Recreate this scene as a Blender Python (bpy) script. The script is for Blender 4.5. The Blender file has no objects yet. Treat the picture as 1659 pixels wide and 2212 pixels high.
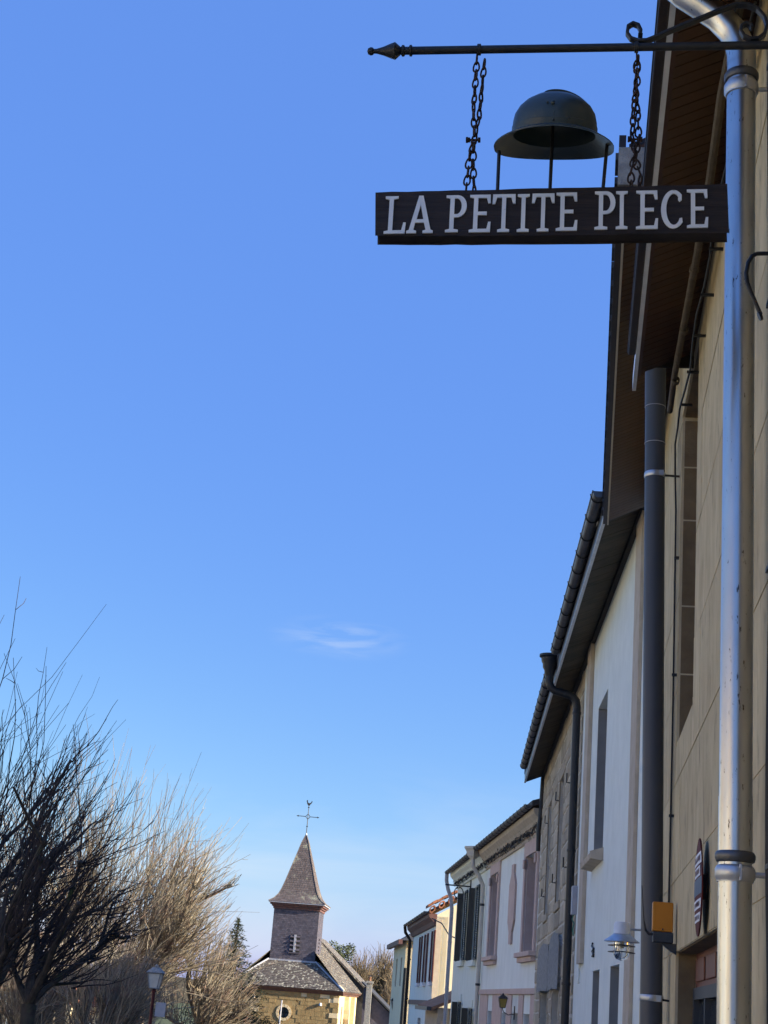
import bpy, math, random
import numpy as np
R = math.radians
random.seed(7)
SC = bpy.context.scene
COL = SC.collection

# ------------------------------------------------------------------ camera
PITCH, ROLL, FV = 17.6, 4.64, 3322.0          # pitch up, roll, focal length in 1659x2212 units
cam = bpy.data.cameras.new('camera'); camo = bpy.data.objects.new('camera', cam); COL.objects.link(camo)
cam.sensor_fit = 'VERTICAL'; cam.sensor_height = 36.0; cam.lens = 36.0 * FV / 2212.0
cam.clip_start = 0.05; cam.clip_end = 6000
def _rx(a): c, s = math.cos(a), math.sin(a); return np.array([[1,0,0],[0,c,-s],[0,s,c]])
def _rz(a): c, s = math.cos(a), math.sin(a); return np.array([[c,-s,0],[s,c,0],[0,0,1]])
CM = _rx(R(90 + PITCH)) @ _rz(R(ROLL))
from mathutils import Matrix, Vector
camo.matrix_world = Matrix([list(CM[0])+[0], list(CM[1])+[0], list(CM[2])+[0], [0,0,0,1]])
SC.camera = camo

# ------------------------------------------------------------------ sky, sun, exposure
SUN_AZ, SUN_EL = 106.0, 20.0
world = bpy.data.worlds.new('World'); SC.world = world; world.use_nodes = True
def build_sky():
    nt = world.node_tree; N, L = nt.nodes, nt.links
    bg = N['Background']; bg.inputs[1].default_value = 0.1
    sky = N.new('ShaderNodeTexSky'); sky.sky_type = 'NISHITA'; sky.sun_disc = False
    sky.sun_elevation = R(SUN_EL); sky.sun_rotation = R(SUN_AZ)
    sky.air_density = 1.0; sky.dust_density = 0.6; sky.ozone_density = 3.0
    sep = N.new('ShaderNodeSeparateColor'); L.new(sky.outputs[0], sep.inputs[0])
    cmb = N.new('ShaderNodeCombineColor')
    for i, (a, b, g) in enumerate(((.044, 1.22, 2.0), (.101, .86, 2.0), (.26, .25, 1.0))):     # film response of a deep blue winter sky: a + b x^g
        p = N.new('ShaderNodeMath'); p.operation = 'POWER'; p.inputs[1].default_value = g
        m = N.new('ShaderNodeMath'); m.operation = 'MULTIPLY'; m.inputs[1].default_value = 0.1
        q = N.new('ShaderNodeMath'); q.operation = 'MULTIPLY_ADD'; q.inputs[1].default_value = b * 10; q.inputs[2].default_value = a * 10
        L.new(sep.outputs[i], m.inputs[0]); L.new(m.outputs[0], p.inputs[0]); L.new(p.outputs[0], q.inputs[0]); L.new(q.outputs[0], cmb.inputs[i])
    # thin cirrus veils
    tc = N.new('ShaderNodeTexCoord'); mp = N.new('ShaderNodeMapping'); mp.inputs['Scale'].default_value = (3.2, 3.2, 17); mp.inputs['Rotation'].default_value = (0, R(6), 0); mp.inputs['Location'].default_value = (.35, 0, .4)
    nz = N.new('ShaderNodeTexNoise'); nz.inputs['Scale'].default_value = 1.3; nz.inputs['Detail'].default_value = 5; nz.inputs['Roughness'].default_value = .55; nz.inputs['Distortion'].default_value = .5
    rp = N.new('ShaderNodeValToRGB'); rp.color_ramp.elements[0].position = .50; rp.color_ramp.elements[1].position = .78
    L.new(tc.outputs['Generated'], mp.inputs[0]); L.new(mp.outputs[0], nz.inputs['Vector']); L.new(nz.outputs['Fac'], rp.inputs[0])
    sx = N.new('ShaderNodeSeparateXYZ'); L.new(tc.outputs['Generated'], sx.inputs[0])
    mr = N.new('ShaderNodeMapRange'); mr.inputs[1].default_value = .155; mr.inputs[2].default_value = .03; mr.inputs[3].default_value = 0; mr.inputs[4].default_value = .62
    L.new(sx.outputs[2], mr.inputs[0])
    mu = N.new('ShaderNodeMath'); mu.operation = 'MULTIPLY'; L.new(rp.outputs[0], mu.inputs[0]); L.new(mr.outputs[0], mu.inputs[1])
    # one small wisp standing alone higher up
    wd = CM @ np.array([735-829.5, -(1378-1106), -FV]); wd = wd/np.linalg.norm(wd)
    sb = N.new('ShaderNodeVectorMath'); sb.operation = 'SUBTRACT'; sb.inputs[1].default_value = tuple(wd); L.new(tc.outputs['Generated'], sb.inputs[0])
    ms = N.new('ShaderNodeVectorMath'); ms.operation = 'MULTIPLY'; ms.inputs[1].default_value = (19, 19, 62); L.new(sb.outputs[0], ms.inputs[0])
    ln = N.new('ShaderNodeVectorMath'); ln.operation = 'LENGTH'; L.new(ms.outputs[0], ln.inputs[0])
    m1 = N.new('ShaderNodeMapRange'); m1.inputs[1].default_value = 1.; m1.inputs[2].default_value = .1; m1.interpolation_type = 'SMOOTHSTEP'; L.new(ln.outputs['Value'], m1.inputs[0])
    n2 = N.new('ShaderNodeTexNoise'); n2.inputs['Scale'].default_value = 6; n2.inputs['Detail'].default_value = 6; n2.inputs['Distortion'].default_value = 1.2; L.new(mp.outputs[0], n2.inputs['Vector'])
    r2 = N.new('ShaderNodeMapRange'); r2.inputs[1].default_value = .40; r2.inputs[2].default_value = .72; L.new(n2.outputs['Fac'], r2.inputs[0])
    m2 = N.new('ShaderNodeMath'); m2.operation = 'MULTIPLY'; L.new(m1.outputs[0], m2.inputs[0]); L.new(r2.outputs[0], m2.inputs[1])
    m3 = N.new('ShaderNodeMath'); m3.operation = 'MULTIPLY_ADD'; m3.inputs[1].default_value = .34; L.new(m2.outputs[0], m3.inputs[0]); L.new(mu.outputs[0], m3.inputs[2])
    mx = N.new('ShaderNodeMix'); mx.data_type = 'RGBA'; mx.inputs[7].default_value = (3.0, 3.3, 3.7, 1)
    L.new(m3.outputs[0], mx.inputs[0]); L.new(cmb.outputs[0], mx.inputs[6]); L.new(mx.outputs[2], bg.inputs[0])
build_sky()
sun = bpy.data.lights.new('sun', 'SUN'); suno = bpy.data.objects.new('sun', sun); COL.objects.link(suno)
sun.energy = 4.6; sun.angle = R(0.5); sun.color = (1.0, .92, .77)
_sd = Vector((math.sin(R(SUN_AZ))*math.cos(R(SUN_EL)), math.cos(R(SUN_AZ))*math.cos(R(SUN_EL)), math.sin(R(SUN_EL))))
suno.rotation_euler = _sd.to_track_quat('Z', 'Y').to_euler(); suno.location = (60, -30, 60)
SC.view_settings.view_transform = 'Standard'; SC.view_settings.look = 'None'; SC.view_settings.exposure = 1.4; SC.view_settings.gamma = 1
SC.view_settings.use_curve_mapping = False

# ------------------------------------------------------------------ measuring helpers
def ray(x, y):
    d = CM @ np.array([x-829.5, -(y-1106), -FV]); return d/np.linalg.norm(d)
def at(x, y, Y): r = ray(x, y); return r*Y/r[1]
class Fr:                                     # a facade: s along the street, t out into the street, z up
    def __init__(s, ox, oy, phi):
        p = R(phi); s.phi = phi; s.o = np.array([ox, oy, 0.]); s.d = np.array([math.sin(p), math.cos(p), 0]); s.n = np.array([-math.cos(p), math.sin(p), 0])
    def pt(s, a, t, z): return s.o + a*s.d + t*s.n + np.array([0, 0, z])
    def hit(s, x, y, t=0): r = ray(x, y); k = ((s.o+t*s.n)@s.n)/(r@s.n); p = r*k; return (p-s.o)@s.d, p[2]
    def hits(s, x, y, a): r = ray(x, y); k = ((s.o+a*s.d)@s.d)/(r@s.d); p = r*k; return (p-s.o)@s.n, p[2]
def lat(w, phi): return Fr(w*math.cos(R(phi)), -w*math.sin(R(phi)), phi)
WALL = .53
A = lat(WALL, 8.0)                            # sign house
B = lat(WALL, 8.4)                            # its taller neighbour
_az = R(10.55); C = Fr(13*math.sin(_az), 13*math.cos(_az), 4.0)   # white house, stone house
_e = C.pt(18.6, 0, 0); D = Fr(_e[0]+.1, _e[1], -1.7)              # pink house, shuttered house
_g = ray(944.3, 1981)*57/ray(944.3, 1981)[1]; G = Fr(_g[0], _g[1], -1.6)   # cream gabled house

# ------------------------------------------------------------------ materials
MATS = {}
def mat(name, c1, c2=None, scale=6., rough=.8, bump=.15, bscale=None, metal=0., streak=(1,1,1), spec=.3, var=0., c3=None, c3pos=(.55,.7), c3scale=3., trans=0., emit=None, detail=6, coord='Object', bdist=.01):
    if name in MATS: return MATS[name]
    m = bpy.data.materials.new(name); m.use_nodes = True; nt = m.node_tree; N, L = nt.nodes, nt.links
    b = N['Principled BSDF']; b.inputs['Roughness'].default_value = rough; b.inputs['Metallic'].default_value = metal; b.inputs['Specular IOR Level'].default_value = spec
    if trans: b.inputs['Transmission Weight'].default_value = trans
    tc = N.new('ShaderNodeTexCoord'); mp = N.new('ShaderNodeMapping'); mp.inputs['Scale'].default_value = streak
    geo = N.new('ShaderNodeNewGeometry')
    L.new(geo.outputs['Position'] if coord == 'World' else tc.outputs['Object'], mp.inputs[0])
    nz = N.new('ShaderNodeTexNoise'); nz.inputs['Scale'].default_value = scale; nz.inputs['Detail'].default_value = detail; nz.inputs['Roughness'].default_value = .6
    L.new(mp.outputs[0], nz.inputs['Vector'])
    rp = N.new('ShaderNodeValToRGB'); rp.color_ramp.elements[0].position = .32; rp.color_ramp.elements[1].position = .68
    c2 = c2 or tuple(min(1, v*1.25) for v in c1)
    rp.color_ramp.elements[0].color = (*c1, 1); rp.color_ramp.elements[1].color = (*c2, 1)
    L.new(nz.outputs['Fac'], rp.inputs[0]); out = rp.outputs[0]
    if c3:
        n3 = N.new('ShaderNodeTexNoise'); n3.inputs['Scale'].default_value = c3scale; n3.inputs['Detail'].default_value = 8; n3.inputs['Roughness'].default_value = .65; L.new(mp.outputs[0], n3.inputs['Vector'])
        r3 = N.new('ShaderNodeValToRGB'); r3.color_ramp.elements[0].position = c3pos[0]; r3.color_ramp.elements[1].position = c3pos[1]; L.new(n3.outputs['Fac'], r3.inputs[0])
        mx = N.new('ShaderNodeMix'); mx.data_type = 'RGBA'; mx.inputs[7].default_value = (*c3, 1); L.new(r3.outputs[0], mx.inputs[0]); L.new(out, mx.inputs[6]); out = mx.outputs[2]
    if var:
        oi = N.new('ShaderNodeObjectInfo'); ad = N.new('ShaderNodeMath'); ad.operation = 'ADD'; L.new(oi.outputs['Random'], ad.inputs[0]); L.new(geo.outputs['Random Per Island'], ad.inputs[1])
        fr = N.new('ShaderNodeMath'); fr.operation = 'FRACT'; L.new(ad.outputs[0], fr.inputs[0])
        mr = N.new('ShaderNodeMapRange'); mr.inputs[3].default_value = 1-var; mr.inputs[4].default_value = 1+var; L.new(fr.outputs[0], mr.inputs[0])
        hs = N.new('ShaderNodeHueSaturation'); L.new(mr.outputs[0], hs.inputs['Value']); L.new(out, hs.inputs['Color']); out = hs.outputs[0]
    L.new(out, b.inputs['Base Color'])
    if bump:
        nb = N.new('ShaderNodeTexNoise'); nb.inputs['Scale'].default_value = bscale or scale*6; nb.inputs['Detail'].default_value = 5; L.new(mp.outputs[0], nb.inputs['Vector'])
        bp = N.new('ShaderNodeBump'); bp.inputs['Strength'].default_value = bump; bp.inputs['Distance'].default_value = bdist; L.new(nb.outputs['Fac'], bp.inputs['Height']); L.new(bp.outputs[0], b.inputs['Normal'])
    MATS[name] = m; return m

M_block = mat('ochre_stone_render', (.44,.345,.195), (.60,.49,.295), 5.5, .92, .3, 45, streak=(1,1,.5), var=.05, c3=(.23,.18,.11), c3pos=(.56,.74), c3scale=9, coord='World', bdist=.012, detail=12)
M_mortar = mat('pale_mortar', (.54,.46,.31), (.46,.38,.25), 9, .95, .3, coord='World')
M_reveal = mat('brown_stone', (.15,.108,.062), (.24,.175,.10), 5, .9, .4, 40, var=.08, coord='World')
M_soffit = mat('brown_soffit_lacquer', (.065,.028,.014), (.09,.040,.020), 5, .5, .1, streak=(1,1,1), var=.12)
M_soffitd = mat('dark_soffit_board', (.035,.028,.02), (.06,.045,.03), 4, .7, .15, var=.2)
M_blackbrown = mat('dark_brown_paint', (.02,.012,.010), (.03,.018,.014), 8, .45, .05)
M_alu = mat('pale_aluminium_trim', (.62,.64,.68), (.75,.77,.80), 10, .4, .03, spec=.5)
M_zinc = mat('zinc_sheet', (.40,.41,.43), (.56,.57,.58), 6, .30, .06, 9, metal=1., streak=(1,1,.25), c3=(.10,.08,.07), c3pos=(.62,.66), c3scale=95)
M_zincd = mat('dull_zinc', (.085,.085,.09), (.14,.14,.145), 8, .45, .1, metal=.8)
M_pvc = mat('grey_plastic_pipe', (.060,.066,.080), (.075,.080,.095), 4, .42, .03, streak=(1,1,.2))
M_white = mat('white_render', (.71,.735,.675), (.79,.815,.755), 3, .92, .35, 160, coord='World', bdist=.004)
M_beige = mat('beige_trim', (.44,.36,.27), (.54,.46,.36), 5, .9, .2, coord='World')
M_stone = mat('rubble_stone', (.36,.29,.20), (.50,.42,.31), 7, .92, .6, 26, var=.22, coord='World', bdist=.02)
M_smort = mat('pale_lime_mortar', (.54,.48,.38), (.64,.58,.48), 12, .95, .4, coord='World')
M_grey = mat('grey_lintel_stone', (.19,.185,.175), (.36,.35,.33), 16, .95, .9, coord='World')
M_dark = mat('dark_interior', (.02,.02,.022), (.03,.03,.03), 3, .8, 0)
M_glass = mat('window_glass', (.03,.035,.04), (.045,.05,.055), 2, .06, 0, spec=.8)
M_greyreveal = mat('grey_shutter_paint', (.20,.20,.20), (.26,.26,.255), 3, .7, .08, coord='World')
M_iron = mat('black_iron', (.012,.013,.016), (.022,.022,.024), 14, .45, .15, spec=.4)
M_rust = mat('rusted_chain_iron', (.020,.014,.012), (.05,.026,.018), 60, .7, .3, var=.2)
M_board = mat('dark_stained_oak', (.014,.010,.010), (.034,.024,.021), 9, .62, .35, 40, streak=(.35,.35,6), c3=(.012,.008,.007), c3pos=(.55,.7), c3scale=6, coord='World')
M_letter = mat('off_white_letter_enamel', (.62,.66,.71), (.74,.77,.80), 14, .6, .08, c3=(.30,.30,.30), c3pos=(.66,.72), c3scale=40, coord='World')
M_helmet = mat('grey_green_helmet_paint', (.018,.031,.034), (.032,.048,.050), 10, .40, .10, spec=.5, c3=(.030,.028,.020), c3pos=(.55,.75), c3scale=7)
M_orange = mat('orange_plastic', (.46,.17,.012), (.52,.20,.02), 5, .45, .03)
M_darkblue = mat('dark_grey_plastic', (.035,.042,.05), (.05,.055,.065), 5, .5, .03)
M_galv = mat('galvanised_steel', (.42,.43,.46), (.55,.56,.58), 18, .42, .06, metal=.85)
M_clear = mat('clear_glass', (.92,.94,.94), (.95,.96,.96), 2, .03, 0, trans=1.)
M_red = mat('maroon_enamel', (.10,.02,.018), (.13,.028,.022), 5, .65, 0, spec=.12)
M_wht = mat('white_enamel', (.70,.70,.74), (.78,.78,.80), 8, .65, 0, spec=.12)
M_blue = mat('grey_blue_enamel', (.12,.15,.19), (.17,.20,.24), 8, .65, 0, spec=.12)
M_wood = mat('red_brown_door_wood', (.13,.045,.030), (.18,.065,.042), 4, .45, .1, streak=(1,1,.3))
M_pinkw = mat('white_pink_render', (.72,.72,.66), (.81,.81,.75), 2.5, .92, .25, coord='World', streak=(1,1,.4))
M_pink = mat('pink_trim', (.52,.37,.31), (.60,.45,.38), 4, .9, .2, coord='World')
M_cream2 = mat('offwhite_render', (.72,.73,.62), (.80,.81,.71), 3, .92, .25, coord='World', streak=(1,1,.4))
M_shut = mat('black_green_shutter_paint', (.018,.022,.02), (.028,.032,.03), 6, .6, .1)
M_lilac = mat('pale_grey_pipe_paint', (.33,.33,.36), (.40,.40,.43), 6, .5, .05)
M_creampipe = mat('cream_pipe_paint', (.50,.45,.36), (.58,.53,.44), 6, .55, .05)
M_ygable = mat('cream_yellow_render', (.72,.62,.42), (.78,.68,.48), 1.2, .92, .15, coord='World')
M_maroon = mat('maroon_shutter_paint', (.085,.016,.018), (.11,.022,.024), 6, .6, .1)
M_tile = mat('orange_clay_tile', (.25,.095,.05), (.38,.16,.085), 6, .85, .3, var=.25, coord='World')
M_tileb = mat('brown_clay_tile', (.16,.085,.055), (.24,.13,.08), 5, .9, .4, var=.25, coord='World', c3=(.3,.28,.2), c3pos=(.6,.72))
M_slate = mat('violet_slate', (.070,.064,.084), (.115,.102,.126), 5, .6, .2, var=.2, coord='World')
M_slatel = mat('lichen_slate', (.085,.073,.07), (.135,.115,.10), 3, .8, .3, var=.22, coord='World', c3=(.44,.42,.34), c3pos=(.555,.60), c3scale=5.0)
M_spire = mat('weathered_spire_slate', (.095,.078,.078), (.14,.115,.112), 4, .75, .25, var=.18, coord='World', c3=(.32,.32,.24), c3pos=(.55,.68), c3scale=1.1)
M_roofd = mat('dark_slate_roof', (.035,.036,.04), (.06,.06,.065), 5, .7, .2, var=.2)
M_gold = mat('golden_church_stone', (.27,.185,.085), (.37,.265,.13), 3, .92, .5, 12, var=.07, coord='World', bdist=.03, c3=(.24,.17,.09), c3pos=(.58,.72), c3scale=1.7)
M_goldl = mat('pale_dressed_stone', (.62,.49,.30), (.72,.58,.38), 3, .9, .3, var=.1, coord='World')
M_corn = mat('maroon_cornice_paint', (.12,.06,.055), (.17,.09,.08), 5, .6, .1)
M_lead = mat('lead_flashing', (.34,.34,.38), (.46,.46,.50), 5, .5, .1, metal=.2)
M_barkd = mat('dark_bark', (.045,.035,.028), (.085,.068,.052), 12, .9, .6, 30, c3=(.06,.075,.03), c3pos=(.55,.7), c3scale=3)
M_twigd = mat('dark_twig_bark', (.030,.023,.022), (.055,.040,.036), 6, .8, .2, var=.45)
M_barkm = mat('warm_bark', (.14,.105,.07), (.24,.19,.13), 9, .9, .5, 30)
M_twigm = mat('tan_twig_bark', (.185,.155,.112), (.325,.28,.208), 3, .75, .1, c3=(.24,.14,.115), c3pos=(.5,.68), c3scale=2, var=.5)
M_twigf = mat('far_twig_bark', (.15,.115,.075), (.24,.19,.125), 1, .9, 0)
M_needle = mat('conifer_needles', (.020,.030,.014), (.050,.060,.028), 2, .8, 0, var=.35)
M_leaf = mat('evergreen_leaf', (.04,.055,.022), (.075,.09,.04), 2, .75, 0, var=.35)
M_ivy = mat('dry_vine', (.03,.026,.024), (.06,.05,.045), 20, .9, .3)
M_amber = mat('amber_lantern_glass', (.35,.24,.05), (.42,.30,.08), 8, .3, 0)
M_milk = mat('milky_lantern_glass', (.52,.49,.43), (.62,.59,.52), 8, .3, 0)
M_asph = mat('asphalt', (.045,.045,.047), (.06,.06,.06), 9, .9, .4, 160)
M_pave = mat('pavement_concrete', (.24,.23,.21), (.31,.30,.27), 4, .9, .3)
M_grass = mat('meadow_ground', (.05,.065,.025), (.09,.10,.04), .4, .95, .3)
M_post = mat('maroon_post_paint', (.08,.02,.022), (.11,.03,.03), 8, .5, .05)
M_cable = mat('black_cable', (.012,.012,.013), (.02,.02,.02), 8, .6, 0)
M_conduit = mat('weathered_conduit', (.07,.055,.04), (.12,.095,.065), 12, .8, .3)

# ------------------------------------------------------------------ mesh helpers
ORI = {}
class MB:
    def __init__(s): s.v = []; s.f = []
    def add(s, vs, fs):
        o = len(s.v); s.v += [tuple(map(float, p)) for p in vs]; s.f += [tuple(i+o for i in f) for f in fs]; return s
    def quad(s, *p): return s.add(p, [tuple(range(len(p)))])
    def box8(s, p): return s.add(p, [(0,3,2,1),(4,5,6,7),(0,1,5,4),(1,2,6,5),(2,3,7,6),(3,0,4,7)])
    def box(s, F, s0, s1, t0, t1, z0, z1):
        return s.box8([F.pt(a,t,z) for z in (z0,z1) for a,t in ((s0,t0),(s1,t0),(s1,t1),(s0,t1))])
    def tube(s, pts, r, n=8, cap=True):
        pts = [np.array(p, float) for p in pts]; k = len(pts); rr = r if isinstance(r, (list, tuple)) else [r]*k
        up = None; base = len(s.v); vs = []; fs = []
        for i in range(k):
            d = pts[min(i+1,k-1)]-pts[max(i-1,0)]; d = d/(np.linalg.norm(d)+1e-12)
            if up is None: up = np.array([0,0,1.]) if abs(d[2]) < .9 else np.array([1.,0,0])
            a = np.cross(d, up); a /= np.linalg.norm(a)+1e-12; b = np.cross(a, d); up = b
            for j in range(n):
                th = 2*math.pi*j/n; vs.append(pts[i]+rr[i]*(math.cos(th)*a+math.sin(th)*b))
        for i in range(k-1):
            for j in range(n): fs.append((i*n+j, i*n+(j+1)%n, (i+1)*n+(j+1)%n, (i+1)*n+j))
        if cap: fs.append(tuple(range(n))); fs.append(tuple((k-1)*n+j for j in range(n)))
        return s.add(vs, fs)
    def lathe(s, c, prof, n=20, ex=1., ey=1., axis=None, cap=False):
        c = np.array(c, float); ax = np.array([0,0,1.]) if axis is None else np.array(axis, float)/np.linalg.norm(axis)
        u = np.array([1.,0,0]) if abs(ax[0]) < .8 else np.array([0,1.,0]); u = u-ax*(u@ax); u /= np.linalg.norm(u); w = np.cross(ax, u)
        vs = []; fs = []
        for r, h in prof:
            for j in range(n):
                th = 2*math.pi*j/n; vs.append(c+ax*h+r*(ex*math.cos(th)*u+ey*math.sin(th)*w))
        for i in range(len(prof)-1):
            for j in range(n): fs.append((i*n+j, i*n+(j+1)%n, (i+1)*n+(j+1)%n, (i+1)*n+j))
        if cap: fs.append(tuple(range(n))); fs.append(tuple((len(prof)-1)*n+j for j in range(n)))
        return s.add(vs, fs)
    def prism(s, poly, vec):
        n = len(poly); vec = np.array(vec, float); p = [np.array(q, float) for q in poly]
        return s.add(p+[q+vec for q in p], [tuple(range(n)), tuple(range(2*n-1, n-1, -1))]+[(i, (i+1)%n, n+(i+1)%n, n+i) for i in range(n)])
    def build(s, name, m, parent=None, smooth=False, bevel=0, loc=None):
        o0 = np.array(ORI[parent.name]) if parent is not None else (np.array(loc, float) if loc is not None else np.zeros(3))
        me = bpy.data.meshes.new(name); me.from_pydata([tuple(np.array(p)-o0) for p in s.v], [], s.f); me.materials.append(m)
        if smooth:
            me.shade_smooth(); me.set_sharp_from_angle(angle=R(40))
        o = bpy.data.objects.new(name, me); COL.objects.link(o)
        if parent is not None: o.parent = parent; ORI[o.name] = tuple(o0)
        else: o.location = o0; ORI[o.name] = tuple(o0)
        if bevel:
            b = o.modifiers.new('bevel', 'BEVEL'); b.width = bevel; b.segments = 2; b.limit_method = 'ANGLE'
        return o
def tag(o, label=None, cat=None, group=None, kind=None):
    if label: o['label'] = label
    if cat: o['category'] = cat
    if group: o['group'] = group
    if kind: o['kind'] = kind
    return o
def thing(name, label, cat, loc, group=None):
    o = bpy.data.objects.new(name, None); COL.objects.link(o); o.location = tuple(map(float, loc)); o.empty_display_size = .1
    ORI[o.name] = tuple(map(float, loc)); return tag(o, label, cat, group)
def struct(o): o['kind'] = 'structure'; return o
def wall(F, s0, s1, z0, z1, ops=(), depth=.25, t=0., back=True):
    """one rendered wall face with real openings and reveals"""
    m = MB(); ss = sorted({s0, s1, *[q for o in ops for q in o[:2]]}); zz = sorted({z0, z1, *[q for o in ops for q in o[2:4]]})
    ss = [q for q in ss if s0 <= q <= s1]; zz = [q for q in zz if z0 <= q <= z1]
    for a, b in zip(ss, ss[1:]):
        for c, d in zip(zz, zz[1:]):
            if any(o[0] <= (a+b)/2 <= o[1] and o[2] <= (c+d)/2 <= o[3] for o in ops): continue
            m.quad(F.pt(a,t,c), F.pt(b,t,c), F.pt(b,t,d), F.pt(a,t,d))
    for o in ops:
        a, b, c, d = o[:4]
        for q in ((F.pt(a,t,c),F.pt(a,t-depth,c),F.pt(a,t-depth,d),F.pt(a,t,d)), (F.pt(b,t,c),F.pt(b,t-depth,c),F.pt(b,t-depth,d),F.pt(b,t,d)),
                  (F.pt(a,t,d),F.pt(b,t,d),F.pt(b,t-depth,d),F.pt(a,t-depth,d)), (F.pt(a,t,c),F.pt(b,t,c),F.pt(b,t-depth,c),F.pt(a,t-depth,c))): m.quad(*q)
    if back:
        for a in (s0, s1): m.quad(F.pt(a,t,z0), F.pt(a,t-.4,z0), F.pt(a,t-.4,z1), F.pt(a,t,z1))
        m.quad(F.pt(s0,t,z1), F.pt(s1,t,z1), F.pt(s1,t-.4,z1), F.pt(s0,t-.4,z1))
    return m
def window(F, par, a, b, c, d, depth=.2, fm=None, bars=1, fw=.055):
    """frame as a part, each pane a sub-part"""
    fm = fm or M_wht; m = MB(); t0 = -depth; t1 = -depth+.05
    m.box(F, a, a+fw, t0, t1, c, d); m.box(F, b-fw, b, t0, t1, c, d); m.box(F, a+fw, b-fw, t0, t1, c, c+fw); m.box(F, a+fw, b-fw, t0, t1, d-fw, d)
    mid = (a+b)/2; m.box(F, mid-.03, mid+.03, t0, t1+.004, c+fw, d-fw)
    hs = [c+fw+(d-c-2*fw)*k/(bars+1) for k in range(bars+2)]
    for h in hs[1:-1]: m.box(F, a+fw, mid-.03, t0+.004, t1-.004, h-.015, h+.015); m.box(F, mid+.03, b-fw, t0+.004, t1-.004, h-.015, h+.015)
    w = m.build('window', fm, par)
    for x0, x1 in ((a+fw, mid-.03), (mid+.03, b-fw)):
        for h0, h1 in zip(hs, hs[1:]): MB().box(F, x0+.001, x1-.001, t0+.012, t0+.018, h0+.002, h1-.002).build('pane', M_glass, w)
    return w
def sub_rects(r, ops):
    out = [r]
    for a, b, c, d in ops:
        nx = []
        for (p, q, u, w) in out:
            if q <= a or p >= b or w <= c or u >= d: nx.append((p,q,u,w)); continue
            if p < a: nx.append((p,a,u,w))
            if q > b: nx.append((b,q,u,w))
            pp, qq = max(p,a), min(q,b)
            if u < c: nx.append((pp,qq,u,c))
            if w > d: nx.append((pp,qq,d,w))
        out = nx
    return [r for r in out if r[1]-r[0] > .04 and r[3]-r[2] > .03]
def roof(F, par, s0, s1, te, ze, depth, rise, m, thick=.12, name='roof'):
    b = MB(); zi = ze
    r0 = [(te, ze), (-depth/2, ze+rise), (-depth, ze+rise*.1)]
    for (ta, za), (tb, zb) in zip(r0, r0[1:]):
        b.box8([F.pt(s0,ta,za), F.pt(s1,ta,za), F.pt(s1,tb,zb), F.pt(s0,tb,zb), F.pt(s0,ta,za+thick), F.pt(s1,ta,za+thick), F.pt(s1,tb,zb+thick), F.pt(s0,tb,zb+thick)])
    return b.build(name, m, par)
def gables(F, par, s0, s1, zb, zw, depth, rise, m, ends=(0,1)):
    b = MB()
    for k in ends:
        a = (s0, s1)[k]
        b.quad(F.pt(a,-.01,zb), F.pt(a,-depth+.3,zb), F.pt(a,-depth+.3,zw), F.pt(a,-depth/2,zw+rise-.25), F.pt(a,-.01,zw))
    b.quad(F.pt(s0,-depth+.3,zb), F.pt(s1,-depth+.3,zb), F.pt(s1,-depth+.3,zw), F.pt(s0,-depth+.3,zw))
    return b.build('gable_wall', m, par)
def slates(m, bl, br, tr, tl, w=.2, h=.13, proud=.02, skip=None):
    """overlapping slates over the quad; each one a thin wedge"""
    bl, br, tr, tl = [np.array(p, float) for p in (bl, br, tr, tl)]
    n = np.cross(br-bl, tl-bl); n /= np.linalg.norm(n)
    H = np.linalg.norm((tl+tr)/2-(bl+br)/2); rows = max(1, int(H/h))
    for i in range(rows):
        v0, v1 = i/rows, min(1., (i+1.08)/rows); l0, r0 = bl+(tl-bl)*v0, br+(tr-br)*v0; l1, r1 = bl+(tl-bl)*v1, br+(tr-br)*v1
        W = np.linalg.norm(r0-l0); k = max(1, round(W/w)); off = .5*(i % 2)
        us = [0]+[(j+off)/k for j in range(1 if off == 0 else 0, k)]+[1]; us = sorted(set(u for u in us if 0 <= u <= 1))
        for u0, u1 in zip(us, us[1:]):
            g = min(.03/k, (u1-u0)*.1); a, b = u0+g, u1-g; pr = proud*random.uniform(.7, 1.3)
            p = [l0+(r0-l0)*a+n*pr, l0+(r0-l0)*b+n*pr, l1+(r1-l1)*b+n*.003, l1+(r1-l1)*a+n*.003]
            m.add(p+[l0+(r0-l0)*a, l0+(r0-l0)*b], [(0,1,2,3), (4,5,1,0)])
    return m

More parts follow.
